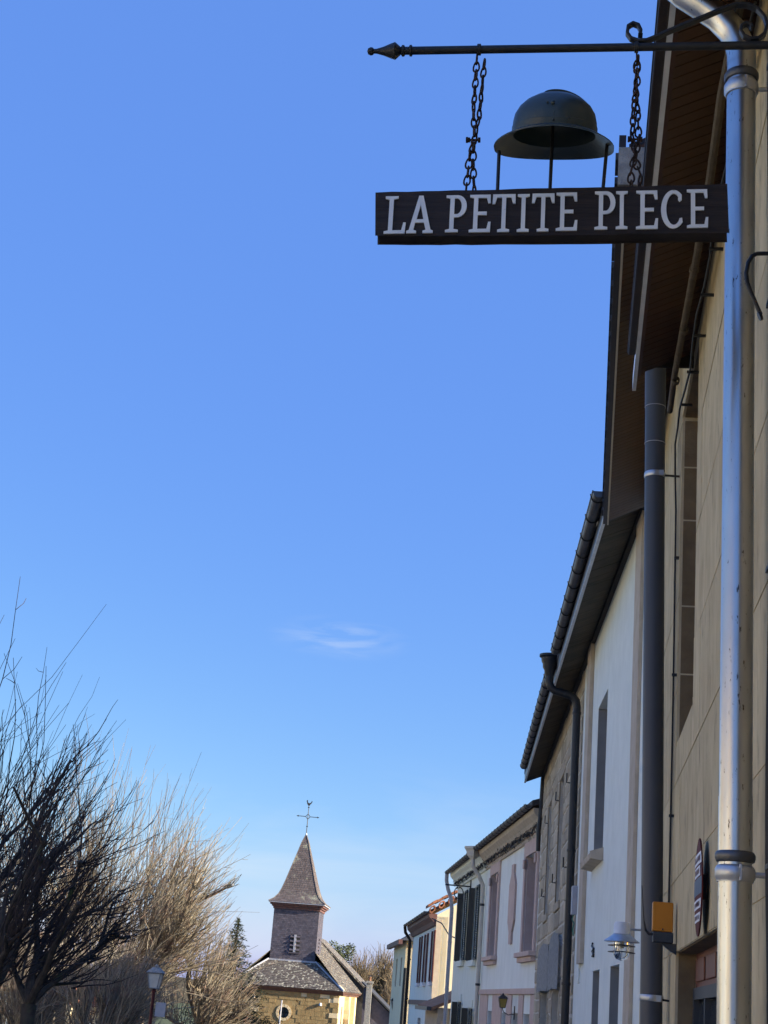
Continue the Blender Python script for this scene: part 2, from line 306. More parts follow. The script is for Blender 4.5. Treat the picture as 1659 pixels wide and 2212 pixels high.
# ================================================================== ground, road, pavement
def gz(y): return -1.6 if y < 0 else (-1.6-.034*y if y < 115 else -5.51)
def build_ground():
    ys = [-3000,-400,-60,0,20,40,60,80,100,115,140,300,1000,3000]; xs = [-3000,-300,-60,-20,0,20,60,300,3000]; m = MB()
    n = len(xs); m.add([(x,y,gz(y)) for y in ys for x in xs], [(j*n+i, j*n+i+1, (j+1)*n+i+1, (j+1)*n+i) for j in range(len(ys)-1) for i in range(n-1)])
    struct(m.build('ground', M_grass))
    fl = [A.pt(-14,0,0), A.pt(0,0,0), A.pt(12.8,0,0), C.pt(9,0,0), C.pt(18.6,0,0), D.pt(9,0,0), D.pt(18,0,0), G.pt(6,.2,0), np.array([2.2,85,0]), np.array([1,104,0])]
    def strip(name, o0, o1, dz, mt, th=0):
        m = MB()
        for p, q in zip(fl, fl[1:]):
            c = []
            for pp in (p, q):
                for o in (o0, o1): c.append((pp[0]-o, pp[1], gz(pp[1])+dz))
            m.quad(c[0], c[1], c[3], c[2])
            if th: m.quad(c[1], c[3], (c[3][0],c[3][1],c[3][2]-th), (c[1][0],c[1][1],c[1][2]-th))
        struct(m.build(name, mt))
    strip('road', 1.5, 6.6, .004, M_asph); strip('pavement', -.2, 1.36, .12, M_pave); strip('kerb', 1.364, 1.5, .124, M_pave, .13)
    strip('square', 6.8, 30, .006, M_pave)
build_ground()
def build_ridge():
    m = MB(); xs = np.linspace(-900, 900, 121); top = [2.0+2.2*math.sin(x*.011+1)+1.1*math.sin(x*.047)+.5*math.sin(x*.19) for x in xs]
    m.add([(x, 520, -6) for x in xs]+[(x, 540+6*math.sin(x*.05), z) for x, z in zip(xs, top)]+[(x, 760, -6) for x in xs], [(i, i+1, 122+i, 121+i) for i in range(120)]+[(121+i, 122+i, 243+i, 242+i) for i in range(120)])
    struct(m.build('hills', mat('wooded_hill', (.06,.05,.032), (.11,.09,.055), .15, .95, 0)))
build_ridge()

# ================================================================== the ochre house that carries the sign
def build_ochre_house():
    h = thing('ochre_house', 'ochre stone house with brown slatted soffit beside the hanging sign', 'house', A.pt(6, 0, -1.9))
    niche = (7.48, 8.74, 1.48, 3.47); door = (5.2, 8.44, -2.2, .36)
    ops = [niche, door]
    wall(A, 1.4, 12.75, -2.2, 4.35, ops, .18, t=-.002).build('wall', M_mortar, h)
    zc = [-2.2, -1.45, -.8, -.2, .36, .735, 1.27, 1.81, 2.35, 2.89, 3.43, 3.95, 4.34]
    wl = bpy.data.objects['wall']
    for i, (z0, z1) in enumerate(zip(zc, zc[1:])):
        s = 1.4 - random.uniform(0, 1.6)
        while s < 12.7:
            ln = random.uniform(2.2, 3.6); a, b = max(1.4, s), min(12.74, s+ln); s += ln
            if b-a < .1: continue
            for (p, q, u, w) in sub_rects((a, b, z0, z1), ops):
                g = .004; o = random.uniform(.0, .002)
                MB().box(A, p+g, q-g, -.06, o, u+g, w-g).build('stone_block', M_block, wl)
    # tall window recess: stone jamb, lintel, sill, window at the back
    a, b, c, d = niche
    z = c
    for k, hh in enumerate((.42, .40, .52, .33, .30)):
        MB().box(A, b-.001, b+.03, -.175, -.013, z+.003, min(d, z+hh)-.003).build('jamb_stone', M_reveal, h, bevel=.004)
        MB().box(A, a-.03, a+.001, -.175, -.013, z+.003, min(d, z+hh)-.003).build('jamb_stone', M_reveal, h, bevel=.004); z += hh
    MB().box(A, a, b, -.175, -.014, d-.002, d+.03).build('lintel', M_reveal, h)
    m = MB(); m.prism([A.pt(b-.002,-.17,c), A.pt(b-.002,-.004,c), A.pt(b-.002,-.004,c+.03), A.pt(b-.002,-.17,c+.09)], A.d*-(b-a-.004)); m.build('sill', M_block, h, bevel=.008)
    window(A, h, a+.01, b-.01, c+.05, d-.005, .175, M_wood, 2)
    # doorway
    a, b, c, d = door
    for k in range(6):
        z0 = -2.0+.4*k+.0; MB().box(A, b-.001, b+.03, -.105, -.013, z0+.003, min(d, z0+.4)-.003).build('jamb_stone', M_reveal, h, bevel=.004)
    MB().box(A, a, b-.002, -.16, -.014, d-.004, d+.03).build('door_lintel', M_reveal, h)
    dr = MB().box(A, a, b-.004, -.15, -.105, .19, d-.004).build('transom_panel', M_wood, h)
    for q in range(4): MB().box(A, b-.10-.62*q-.5, b-.10-.62*q, -.105, -.095, .215, d-.035).build('raised_panel', M_wood, dr, bevel=.006)
    m = MB(); m.box(A, a, b-.004, -.14, -.09, .13, .187); m.box(A, b-.075, b-.006, -.14, -.09, -2.1, .13)
    for q in range(1, 4): m.box(A, b-.006-.68*q-.05, b-.006-.68*q, -.14, -.092, -2.1, .13)
    fr = m.build('door_frame', M_darkblue, h)
    for q in range(4): MB().box(A, max(a, b-.006-.68*(q+1)+.002), b-.078-.68*q if q == 0 else b-.058-.68*q, -.125, -.12, -2.05, .128).build('pane', M_glass, fr)
    mm = MB(); mm.box(A, 6.42, 6.52, -.088, -.07, .10, .33); mm.build('letter_plate', M_galv, h, bevel=.01)
    # lower eave
    se0, se1, zs, sl = 1.4, 7.85, 3.35, .45
    so = MB(); so.box8([A.pt(se0,0,zs+.30*sl+.02), A.pt(se1,0,zs+.30*sl+.02), A.pt(se1,.30,zs+.02), A.pt(se0,.30,zs+.02), A.pt(se0,0,zs+.30*sl+.05), A.pt(se1,0,zs+.30*sl+.05), A.pt(se1,.30,zs+.05), A.pt(se0,.30,zs+.05)])
    so = so.build('soffit', M_blackbrown, h)
    w = .0715; n = int((se1-se0)/w)
    sm = MB().box8([A.pt(s,t,z) - A.pt(0,0,0) + np.array(A.o) for s, t, z in ((.003,.0,.3*sl),(w-.003,.0,.3*sl),(w-.003,.298,.002),(.003,.298,.002),(.003,.0,.3*sl+.014),(w-.003,.0,.3*sl+.014),(w-.003,.298,.016),(.003,.298,.016))])
    slat(h, so, A, sm, se0, n, w, zs)
    MB().box(A, se0, se1, .285, .302, zs-.012, zs+.02).build('soffit_batten', M_soffit, h)
    MB().box(A, se0, 8.02, .303, .323, zs-.018, zs+.07).build('eave_trim', M_alu, h)
    MB().box(A, se0, 7.55, .324, .362, zs-.012, zs+.09).build('gutter', M_blackbrown, h, bevel=.006)
    MB().box(A, se0, 7.55, .3625, .3675, zs+.0, zs+.012).build('gutter_lip', M_zincd, h)
    MB().box(A, 7.853, 7.87, .0, .30, zs+.06, zs+.22).build('soffit_end_board', M_soffitd, h)
    # upper eave
    tb, zt, s0, s1 = .474, 4.1, 6.8, 12.87
    so = MB(); so.box8([B.pt(s0,0,zt+tb*sl+.02), B.pt(s1,0,zt+tb*sl+.02), B.pt(s1,tb-.02,zt+.02), B.pt(s0,tb-.02,zt+.02), B.pt(s0,0,zt+tb*sl+.05), B.pt(s1,0,zt+tb*sl+.05), B.pt(s1,tb-.02,zt+.05), B.pt(s0,tb-.02,zt+.05)])
    so = so.build('soffit', M_blackbrown, h); n = int((s1-s0)/w)
    sm = MB().box8([B.pt(s,t,z) for s, t, z in ((.003,.0,tb*sl),(w-.003,.0,tb*sl),(w-.003,tb-.02,.009),(.003,tb-.02,.009),(.003,.0,tb*sl+.014),(w-.003,.0,tb*sl+.014),(w-.003,tb-.02,.023),(.003,tb-.02,.023))])
    slat(h, so, B, sm, s0, n, w, zt)
    MB().box(B, s0, s1+.02, tb-.018, tb-.006, zt-.012, zt+.03).build('eave_trim', M_creampipe, h)
    MB().box(B, s0, s1+.02, tb-.005, tb+.03, zt-.004, zt+.10).build('fascia', M_blackbrown, h)
    MB().box(B, s0-.02, s0-.002, .37, tb+.03, zt-.19, zt+.02).build('eave_end_board', M_grey, h)
    k = 0; s = 7.0
    while s < 12.8:
        MB().box(B, s, s+.16, tb+.02, tb+.045, zt+.08, zt+.12).build('roof_slate', M_roofd, h); s += .24
    roof(A, h, 1.2, 6.78, .34, zs+.11, 8, 3.0, M_roofd); roof(B, h, 7.5, 12.9, tb+.01, zt+.105, 9, 4.4, M_roofd, name='roof')
    gables(A, h, 1.42, 12.7, -2.2, 4.3, 8, 2.2, M_block)
def slat(h, soffit, F, sm, s0, n, w, zs):
    o0 = sm.build('slat', M_soffit, None)
    me = o0.data; bpy.data.objects.remove(o0)
    hl = np.array(ORI[soffit.name])
    for i in range(n):
        o = bpy.data.objects.new('slat', me); COL.objects.link(o); o.parent = soffit
        o.location = tuple(F.d*(s0+i*w)+np.array([0,0,zs])-hl); ORI[o.name] = ORI[soffit.name]
build_ochre_house()

# ------------------------------------------------------------------ white house and stone house
def build_white_house():
    h = thing('white_house', 'white rendered house with beige corner strips behind grey downpipe', 'house', C.pt(4, 0, -2.1))
    ops = [(4.3, 5.55, 1.77, 3.55), (2.1, 3.0, -2.4, .5), (4.2, 5.05, -2.4, .5)]
    wall(C, .02, 8.0, -2.6, 4.75, ops, .3).build('wall', M_white, h)
    window(C, h, 4.302, 5.548, 1.772, 3.548, .29, M_wht, 2)
    window(C, h, 2.102, 2.998, -1.2, .498, .29, M_wht, 1); window(C, h, 4.202, 5.048, -2.3, .498, .29, M_wht, 2)
    MB().box(C, 2.1, 3.0, -.3, -.02, -2.4, -1.2).build('apron_wall', M_white, h)
    # grey shutter-box linings on the far jambs
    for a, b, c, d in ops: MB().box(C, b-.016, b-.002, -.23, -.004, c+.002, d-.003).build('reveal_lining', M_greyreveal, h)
    m = MB(); m.prism([C.pt(4.2,.0,1.64), C.pt(4.2,.13,1.66), C.pt(4.2,.14,1.72), C.pt(4.2,.0,1.768)], C.d*1.45); m.build('sill', M_beige, h, bevel=.008)
    MB().box(C, .86, 1.34, .002, .035, -2.6, 4.55).build('corner_strip', M_beige, h)
    MB().box(C, 6.4, 6.95, .002, .05, .62, 4.6).build('corner_strip', M_beige, h); MB().box(C, 6.96, 7.2, .002, .02, .4, 4.6).build('corner_strip', M_white, h)
    m = MB()
    pts = [C.hit(x, y) for x, y in ((1283,2038),(1281,2044),(1285,2050),(1282,2056),(1285,2062),(1282,2066))]
    m.tube([C.pt(a, .015, z) for a, z in pts], .012, 5); a, z = C.hit(1283, 2058); m.box(C, a-.06, a+.05, .002, .018, z-.05, z+.02); m.build('wall_anchor', M_iron, h)
    eave(h, .3, 8.0, True)
    gables(C, h, .04, 8.0, -2.6, 4.7, 9, 5.2, M_white, (0,)); roof(C, h, .1, 8.0, .40, 4.62, 9, 5.4, M_roofd)
    return h
def eave(h, s0, s1, first):
    te, zw, zo = .37, 4.62, 4.47
    so = MB().box8([C.pt(s0,0,zw+.004), C.pt(s1,0,zw+.004), C.pt(s1,te,zo+.004), C.pt(s0,te,zo+.004), C.pt(s0,0,zw+.03), C.pt(s1,0,zw+.03), C.pt(s1,te,zo+.03), C.pt(s0,te,zo+.03)]).build('soffit', M_blackbrown, h)
    m = MB(); w = .11; s = s0
    while s < s1-.02:
        e = min(s1, s+w)-.006; j = random.uniform(0, .004)
        m.box8([C.pt(s,.01,zw-.014-j), C.pt(e,.01,zw-.014-j), C.pt(e,te-.01,zo-.012-j), C.pt(s,te-.01,zo-.012-j), C.pt(s,.01,zw), C.pt(e,.01,zw), C.pt(e,te-.01,zo), C.pt(s,te-.01,zo)]); s += w
    b = m.build('soffit_boards', M_soffitd, so); b['kind'] = 'stuff'
    MB().box(C, s0, s1, .0, .05, zw-.07, zw-.02).build('wall_batten', M_soffitd, h)
    MB().box(C, s0, s1, te, te+.022, zo-.02, zo+.15).build('fascia', M_zincd, h)
    MB().box(C, s0, s1, te-.006, te+.028, zo-.034, zo-.0205).build('fascia_lip', M_alu, h)
    g0, g1 = (s0+.35, 7.35) if first else (8.2, s1-.9)
    gut(C, h, g0, g1, te+.085, zo+.17, .06, .62)
def gut(F, h, s0, s1, t, z, r, step, m=None):
    g = MB(); n = 10; k = 2
    for i in range(n):
        a0, a1 = math.pi*(1+i/n), math.pi*(1+(i+1)/n)
        for rr in (r, r-.004):
            g.quad(F.pt(s0,t+rr*math.cos(a0),z+rr*math.sin(a0)), F.pt(s1,t+rr*math.cos(a0),z+rr*math.sin(a0)), F.pt(s1,t+rr*math.cos(a1),z+rr*math.sin(a1)), F.pt(s0,t+rr*math.cos(a1),z+rr*math.sin(a1)))
    g.tube([F.pt(s0,t+r,z), F.pt(s1,t+r,z)], .008, 6)
    for s in (s0, s1): g.add([F.pt(s,t+r*math.cos(math.pi*(1+i/n)),z+r*math.sin(math.pi*(1+i/n))) for i in range(n+1)], [tuple(range(n+1))])
    go = g.build('gutter', m or M_zincd, h, smooth=True)
    s = s0+.15
    while s < s1:
        b = MB(); b.tube([F.pt(s,t+(r+.006)*math.cos(math.pi*(1+i/n)),z+(r+.006)*math.sin(math.pi*(1+i/n))) for i in range(n+1)]+[F.pt(s,t+r+.01,z+.02)], .006, 5)
        b.build('gutter_bracket', M_iron, go); s += step
    return go
build_white_house()

def build_stone_house():
    h = thing('stone_house', 'rubble stone house with narrow windows beside black drainpipe', 'house', C.pt(13, 0, -2.5))
    # openings: three tall windows, two doorways
    wins = [(9.0, 10.05, 1.72, 3.6), (11.75, 12.75, 1.70, 3.68), (15.1, 16.05, 1.70, 3.68)]
    doors = [(10.9, 12.6, -2.9, .38), (13.9, 16.2, -2.9, .38)]
    ops = wins+doors
    wl = wall(C, 8.01, 18.55, -2.9, 4.7, ops, .32, t=-.007).build('wall', M_smort, h)
    linR = [(10.6, 13.25, .38, 1.15), (13.3, 16.8, .38, 1.1)]
    stone_ops = ops+[(w[0]-.17, w[1]+.17, w[2]-.14, w[3]+.2) for w in wins]+linR+[(d[0]-.2, d[1]+.2, d[2], d[3]) for d in doors]
    z = -.5; rects = []
    while z < 4.62:
        hh = random.uniform(.20, .34); s = 8.03-random.uniform(0, .3)
        while s < 18.5:
            ln = random.uniform(.35, .85); a, b = max(8.03, s), min(18.53, s+ln); s += ln
            if b-a > .12: rects += sub_rects((a, b, z, min(4.66, z+hh)), stone_ops)
        z += hh
    rects.sort(key=lambda r: -(r[1]-r[0])*(r[3]-r[2])); rest = MB()
    for i, (p, q, u, w) in enumerate(rects):
        g = .016; jt = lambda: random.uniform(-.014, .014); o = random.uniform(.002, .014)
        c = [(p+g+jt(), u+g+jt()), (q-g+jt(), u+g+jt()), (q-g+jt(), w-g+jt()), (p+g+jt(), w-g+jt())]
        m = MB() if i < 300 else rest; mid = ((p+q)/2, (u+w)/2)
        vs = [C.pt(a, -.06, b) for a, b in c]+[C.pt(a, o-.012, b) for a, b in c]+[C.pt(a*.82+mid[0]*.18, o, b*.82+mid[1]*.18) for a, b in c]
        m.add(vs, [(8,9,10,11)]+[(i0, (i0+1)%4, 4+(i0+1)%4, 4+i0) for i0 in range(4)]+[(4+i0, 4+(i0+1)%4, 8+(i0+1)%4, 8+i0) for i0 in range(4)])
        if i < 300: m.build('stone', M_stone, wl)
    if rest.v: rest.build('small_stones', M_stone, wl)['kind'] = 'stuff'
    for a, b, c, d in wins:
        zz = c
        for k in range(5):
            e = (d-c)/5
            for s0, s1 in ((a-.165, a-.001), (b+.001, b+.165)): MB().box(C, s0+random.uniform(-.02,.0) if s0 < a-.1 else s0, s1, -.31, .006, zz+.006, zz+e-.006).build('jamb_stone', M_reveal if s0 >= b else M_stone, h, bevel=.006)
            zz += e
        MB().box(C, a-.16, b+.16, -.31, .012, d+.003, d+.19).build('lintel', M_stone, h, bevel=.01); MB().box(C, a-.15, b+.15, -.31, .03, c-.13, c-.004).build('sill', M_stone, h, bevel=.01)
        window(C, h, a+.002, b-.002, c+.002, d-.002, .31, M_wood, 2)
        for zz in (c+.35, d-.3): MB().tube([C.pt(b+.12,.01,zz), C.pt(b+.12,.06,zz), C.pt(b+.12,.06,zz+.14)], .012, 5).build('shutter_hinge', M_iron, h)
    for a, b, c, d in linR:                                        # big rounded grey lintel stones
        m = MB(); P = [(a+.02,c+.1),(a+.12,c+.01),((a+b)/2,c+.04),(b-.12,c+.01),(b-.02,c+.12),(b-.03,d-.15),(b-.3,d-.02),((a+b)/2,d+.05),(a+.25,d-.03),(a+.03,d-.18)]
        m.prism([C.pt(s,.05,z) for s, z in P], C.n*-.3); m.build('lintel_stone', M_grey, h, bevel=.03)
    for a, b, c, d in doors:
        for k in range(7):
            z0 = -2.6+k*.42
            for s0, s1 in ((a-.19, a), (b, b+.19)): MB().box(C, s0+.004, s1-.004, -.3, .01, z0+.006, min(d-.002, z0+.42)-.006).build('jamb_stone', M_stone, h, bevel=.008)
        MB().box(C, a+.002, b-.002, -.31, -.26, c, d-.002).build('door', M_shut, h)
    eave(h, 8.02, 18.6, False)
    gables(C, h, 8.1, 18.5, -2.9, 4.6, 9, 5.2, M_stone, (1,)); roof(C, h, 8.01, 18.7, .40, 4.62, 9, 5.4, M_roofd)
    c = MB(); c.tube([C.pt(18.62, .02, 4.6), C.pt(18.63, .03, 3.9), C.pt(18.60, .06, 3.5), C.pt(18.62, .05, 3.1)], .045, 8); c.build('flue_pipe', M_iron, h, smooth=True)
build_stone_house()

# ------------------------------------------------------------------ pink house, shuttered house
def build_pink_house():
    h = thing('pink_house', 'white and pink rendered house with dentil cornice and oblong wall medallion', 'house', D.pt(5, 0, -2.9))
    w1 = (.95, 2.55, 1.2, 3.2); w2 = (7.3, 8.75, 1.25, 3.25)
    gf = [(1.05, 2.0, -2.6, -.02), (2.8, 3.8, -2.6, -.02), (4.75, 5.5, -2.2, -.04), (7.35, 8.25, -2.2, -.02)]
    wall(D, .12, 10.0, -3.2, 3.95, [w1, w2]+gf, .28).build('wall', M_pinkw, h)
    for a, b, c, d in (w1, w2):
        m = MB(); m.box(D, a-.22, a-.001, .002, .05, c, d+.4); m.box(D, b+.001, b+.22, .002, .05, c, d+.4); m.box(D, a, b, .002, .05, d+.001, d+.4)
        m.build('window_surround', M_pink, h, bevel=.006)
        m = MB(); m.box(D, a-.3, b+.3, .0, .16, c-.10, c-.002); m.box(D, a-.24, b+.24, .0, .10, c-.2, c-.102); m.build('sill', M_pink, h, bevel=.01)
        window(D, h, a+.002, b-.002, c+.002, d-.002, .27, M_wht, 2)
        MB().box(D, b-.03, b-.002, -.2, -.004, c+.002, d-.002).build('reveal_lining', M_pink, h)
        for s, k in ((a-.02, 1), (b+.02, -1)): MB().box(D, s-.08, s+.08, .05, .09, d-.25, d-.05).build('surround_boss', M_pink, h, bevel=.02)
    P = [(4.35,1.45),(4.75,1.45),(4.75,1.7),(5.05,1.95),(5.05,2.75),(4.75,3.0),(4.75,3.2),(4.35,3.2),(4.35,3.0),(4.05,2.75),(4.05,1.95),(4.35,1.7)]
    MB().prism([D.pt(s,.002,z) for s, z in P], D.n*.045).build('medallion', M_pink, h, bevel=.008)
    m = MB(); m.box(D, .12, 10.0, .0, .06, .36, .48); m.build('band_course', M_pink, h, bevel=.01)
    for a, b in ((.14, 1.0), (2.06, 2.72), (3.86, 4.68), (5.56, 7.28), (8.32, 9.9)): MB().box(D, a, b, .002, .03, -.6, .355).build('facing_panel', M_pink, h, bevel=.006)
    for a, b, c, d in gf: window(D, h, a+.002, b-.002, c, d-.002, .27, M_wood, 1)
    cornice(h, .1, 10.0, 3.5); gut(D, h, .12, 10.05, .36, 4.02, .075, .55)
    roof(D, h, .1, 10.05, .30, 3.99, 9, 1.6, M_roofd); gables(D, h, .14, 9.95, -3.2, 3.9, 9, 1.5, M_pinkw, (0,))
    MB().box(D, .1, .3, .0, .05, -3, 3.45).build('corner_strip', M_creampipe, h)
def cornice(h, s0, s1, z, m=None):
    c = MB(); m = m or M_beige
    c.prism([D.pt(s0,0,z+.0), D.pt(s0,.05,z), D.pt(s0,.07,z+.06), D.pt(s0,0,z+.08)], D.d*(s1-s0))
    c.prism([D.pt(s0,0,z+.2), D.pt(s0,.12,z+.2), D.pt(s0,.16,z+.27), D.pt(s0,.25,z+.36), D.pt(s0,.27,z+.46), D.pt(s0,0,z+.46)], D.d*(s1-s0)); co = c.build('cornice', m, h)
    s = s0+.1
    while s < s1-.2: MB().box(D, s, s+.12, .0, .10, z+.085, z+.195).build('dentil', m, co); s += .30
    v = MB(); s = s0+.2; pts = []
    while s < s1: pts.append(D.pt(s, .12+random.uniform(-.02,.03), z+.13+random.uniform(-.05,.05))); s += .22
    v.tube(pts, .022, 5)
    for p in pts:
        for k in range(5):
            q = p+np.array([random.uniform(-.05,.05), random.uniform(-.1,.1), random.uniform(-.09,.07)]); e = .035
            v.quad(q+np.array([0,-e,random.uniform(-e,e)]), q+np.array([random.uniform(-e,e),0,-e]), q+np.array([0,e,random.uniform(-e,e)]), q+np.array([random.uniform(-e,e),0,e]))
    v.build('dry_vine', M_ivy, h)
build_pink_house()
def shutter(F, par, a, b, c, d, m, t=.015):
    f = MB(); w = .06; f.box(F, a, a+w, t, t+.035, c, d); f.box(F, b-w, b, t, t+.035, c, d); f.box(F, a+w, b-w, t, t+.035, c, c+w); f.box(F, a+w, b-w, t, t+.035, d-w, d)
    o = f.build('shutter', m, par); s = MB(); z = c+w+.01
    while z < d-w-.05: s.box8([F.pt(a+w,t+.004,z), F.pt(b-w,t+.004,z), F.pt(b-w,t+.03,z-.02), F.pt(a+w,t+.03,z-.02), F.pt(a+w,t+.004,z+.012), F.pt(b-w,t+.004,z+.012), F.pt(b-w,t+.03,z-.008), F.pt(a+w,t+.03,z-.008)]); z += .06
    s.build('louvres', m, o)['kind'] = 'stuff'; return o
def build_shutter_house():
    h = thing('shuttered_house', 'off-white house with black louvred shutters between two downpipes', 'house', D.pt(14, 0, -3.1))
    w1 = (11.7, 12.7, 1.25, 3.2); w2 = (14.85, 15.9, 1.3, 3.25); g1 = (11.9, 12.8, -2.2, .0); g2 = (14.9, 15.7, -2.4, .15)
    wall(D, 10.01, 17.9, -3.3, 3.95, [w1, w2, g1, g2], .25).build('wall', M_cream2, h)
    for a, b, c, d in (w1, w2, g1, g2):
        window(D, h, a+.002, b-.002, c+.002, d-.002, .24, M_wht, 2); e = (b-a)*.62
        shutter(D, h, a-e-.03, a-.03, c, d, M_shut, .05); shutter(D, h, b+.03, b+e+.03, c, d, M_shut, .05)
        o = MB()                                                    # one leaf half closed
        q = D.pt(b-.02, .02, 0); o.box8([D.pt(b-.04,.02,c), D.pt(b,.02,c), D.pt(b+.10,.17,c), D.pt(b+.06,.17,c), D.pt(b-.04,.02,d), D.pt(b,.02,d), D.pt(b+.10,.17,d), D.pt(b+.06,.17,d)]); o.build('shutter', M_shut, h)
        MB().box(D, a-.15, b+.15, .0, .10, c-.16, c-.003).build('sill', M_cream2, h, bevel=.008)
        MB().box(D, a-.12, b+.12, .002, .03, d+.02, d+.22).build('lintel', M_cream2, h, bevel=.008)
    cornice(h, 10.02, 17.9, 3.5, M_cream2); gut(D, h, 10.1, 18.0, .36, 4.0, .075, .6)
    roof(D, h, 10.06, 18.0, .30, 3.98, 9, 1.6, M_roofd); gables(D, h, 10.1, 17.85, -3.3, 3.9, 9, 1.5, M_cream2, (1,))
build_shutter_house()

# ------------------------------------------------------------------ low shed, cream gabled house, house behind
def build_shed():
    h = thing('lean_to_shed', 'low beige shed with mossy tiled roof before the cream gable', 'shed', D.pt(20.5, -.5, -3.3))
    wall(D, 18.3, 23, -3.4, -.05, [(19.2,20.2,-2.8,-.6)], .2, t=.35).build('wall', M_beige, h); window(D, h, 19.2, 20.2, -2.8, -.6, -.15, M_wood, 1)
    m = MB(); a, b, c, d = D.pt(18.2,.55,-.05), D.pt(23.2,.6,.0), D.pt(23.0,-1.6,1.05), D.pt(18.2,-1.8,1.05)
    slates(m, a, b, c, d, .22, .3, .04); m.build('tiles', M_tileb, h)['kind'] = 'stuff'
    m = MB(); m.box8([a-np.array([0,0,.1]), b-np.array([0,0,.1]), c-np.array([0,0,.1]), d-np.array([0,0,.1]), a, b, c, d]); m.build('roof', M_tileb, h)
    MB().box(D, 18.2, 23.2, .56, .70, -.16, -.04).build('gutter', M_zincd, h)
build_shed()
def build_cream_house():
    h = thing('cream_house', 'house with sunlit cream gable, maroon shutters and orange tile verge', 'house', G.pt(5, 0, -3.6))
    ws = [(.35,1.15,.8,2.6), (3.5,4.5,.8,2.6), (6.45,7.2,.8,2.6)]; g = [(.9,2.6,-2.6,-.5), (4.6,6.2,-2.6,-.5)]
    wall(G, .0, 11.8, -4, 3.05, ws+g, .2).build('wall', M_pinkw, h)
    for a, b, c, d in ws:
        window(G, h, a+.002, b-.002, c+.002, d-.002, .19, M_wht, 1); shutter(G, h, a-.40, a-.02, c, d-.02, M_maroon); shutter(G, h, b+.02, b+.40, c, d-.02, M_maroon)
        o = MB(); o.box(G, a, b, -.12, -.09, c+.01, d-.38); o.build('shutter', M_maroon, h)
        MB().box(G, a-.12, b+.12, .0, .12, c-.14, c-.004).build('sill', M_wht, h, bevel=.01)
    for a, b, c, d in g: window(G, h, a+.002, b-.002, c, d-.002, .19, M_maroon, 1)
    MB().box(G, .0, 11.8, .002, .04, -.02, .16).build('band_course', M_corn, h)
    m = MB(); m.prism([G.pt(0,0,2.72), G.pt(0,.08,2.74), G.pt(0,.14,2.88), G.pt(0,.28,3.02), G.pt(0,.30,3.14), G.pt(0,0,3.14)], G.d*11.8); m.build('cornice', M_corn, h)
    dp, rise = 8.4, 2.6
    for a in (0, 11.8): MB().quad(G.pt(a,0,-4), G.pt(a,-dp,-4), G.pt(a,-dp,3.1), G.pt(a,-dp/2,3.1+rise), G.pt(a,0,3.1)).build('gable_wall', M_ygable, h)
    roof(G, h, -.05, 11.85, .30, 3.12, dp, rise, M_tileb); gut(G, h, .0, 11.8, .40, 3.2, .07, 1.2)
    L = math.hypot(dp/2+.3, rise); u = (G.pt(0,-dp/2,rise)-G.pt(0,.3,0))/L; n = int(L/.38)
    for k in range(n):                                              # verge tiles with open round ends
        p = G.pt(-.16,.3,3.22)+u*(k*.38+.12)
        t = MB(); nn = 10
        for rr in (.13, .08): t.add([p+G.d*q+u*rr*math.cos(math.pi*2*i/nn)+np.array([0,0,rr*math.sin(math.pi*2*i/nn)]) for q in (-.02,.3) for i in range(nn)], [(i,(i+1)%nn,nn+(i+1)%nn,nn+i) for i in range(nn)])
        t.add([p-G.d*.02+u*rr*math.cos(math.pi*2*i/nn)+np.array([0,0,rr*math.sin(math.pi*2*i/nn)]) for rr in (.13,.08) for i in range(nn)], [(i,(i+1)%nn,nn+(i+1)%nn,nn+i) for i in range(nn)])
        t.build('verge_tile', M_tile, h, smooth=True)
    for k in range(n*2):
        p = G.pt(-.1,.35,3.24)+u*(k*.19); MB().box8([p+G.d*a+u*b+np.array([0,0,c+.02*(k%2)]) for c in (.10,.20) for a,b in ((0,0),(1.2,0),(1.2,.18),(0,.18))]).build('roof_tile', M_tile, h)
    MB().box(G, -.03, -.005, -.18, .02, -4, 2.95).build('corner_quoin', M_beige, h)
build_cream_house()
def build_back_house():
    o = at(895, 2010, 80); F = Fr(o[0]+.15, 79, -2)
    h = thing('grey_roofed_house', 'weathered beige house with grey hipped roof beyond the cream house', 'house', F.pt(2, 0, -4.2))
    wall(F, 0, 9, -4.6, 3.0, [(2,3,.8,2.2),(5.5,6.5,.8,2.2)], .2, t=.55).build('wall', M_ygable, h)
    for a in (2, 5.5): window(F, h, a, a+1, .8, 2.2, -.36, M_wood, 1)
    MB().quad(F.pt(0,.55,-4.6), F.pt(0,-6,-4.6), F.pt(0,-6,3), F.pt(0,.55,3)).build('gable_wall', M_ygable, h)
    m = MB(); m.add([F.pt(-.3,.85,2.95), F.pt(9.3,.85,2.95), F.pt(9.3,-6,2.95), F.pt(-.3,-6,2.95), F.pt(2.5,-2.6,5.2), F.pt(7,-2.6,5.2)], [(0,1,5,4),(1,2,5),(2,3,4,5),(3,0,4),(0,1,2,3)]); m.build('roof', M_roofd, h)
    MB().box(F, -.32, 9.3, .75, .95, 2.75, 2.98).build('cornice', M_corn, h)
build_back_house()

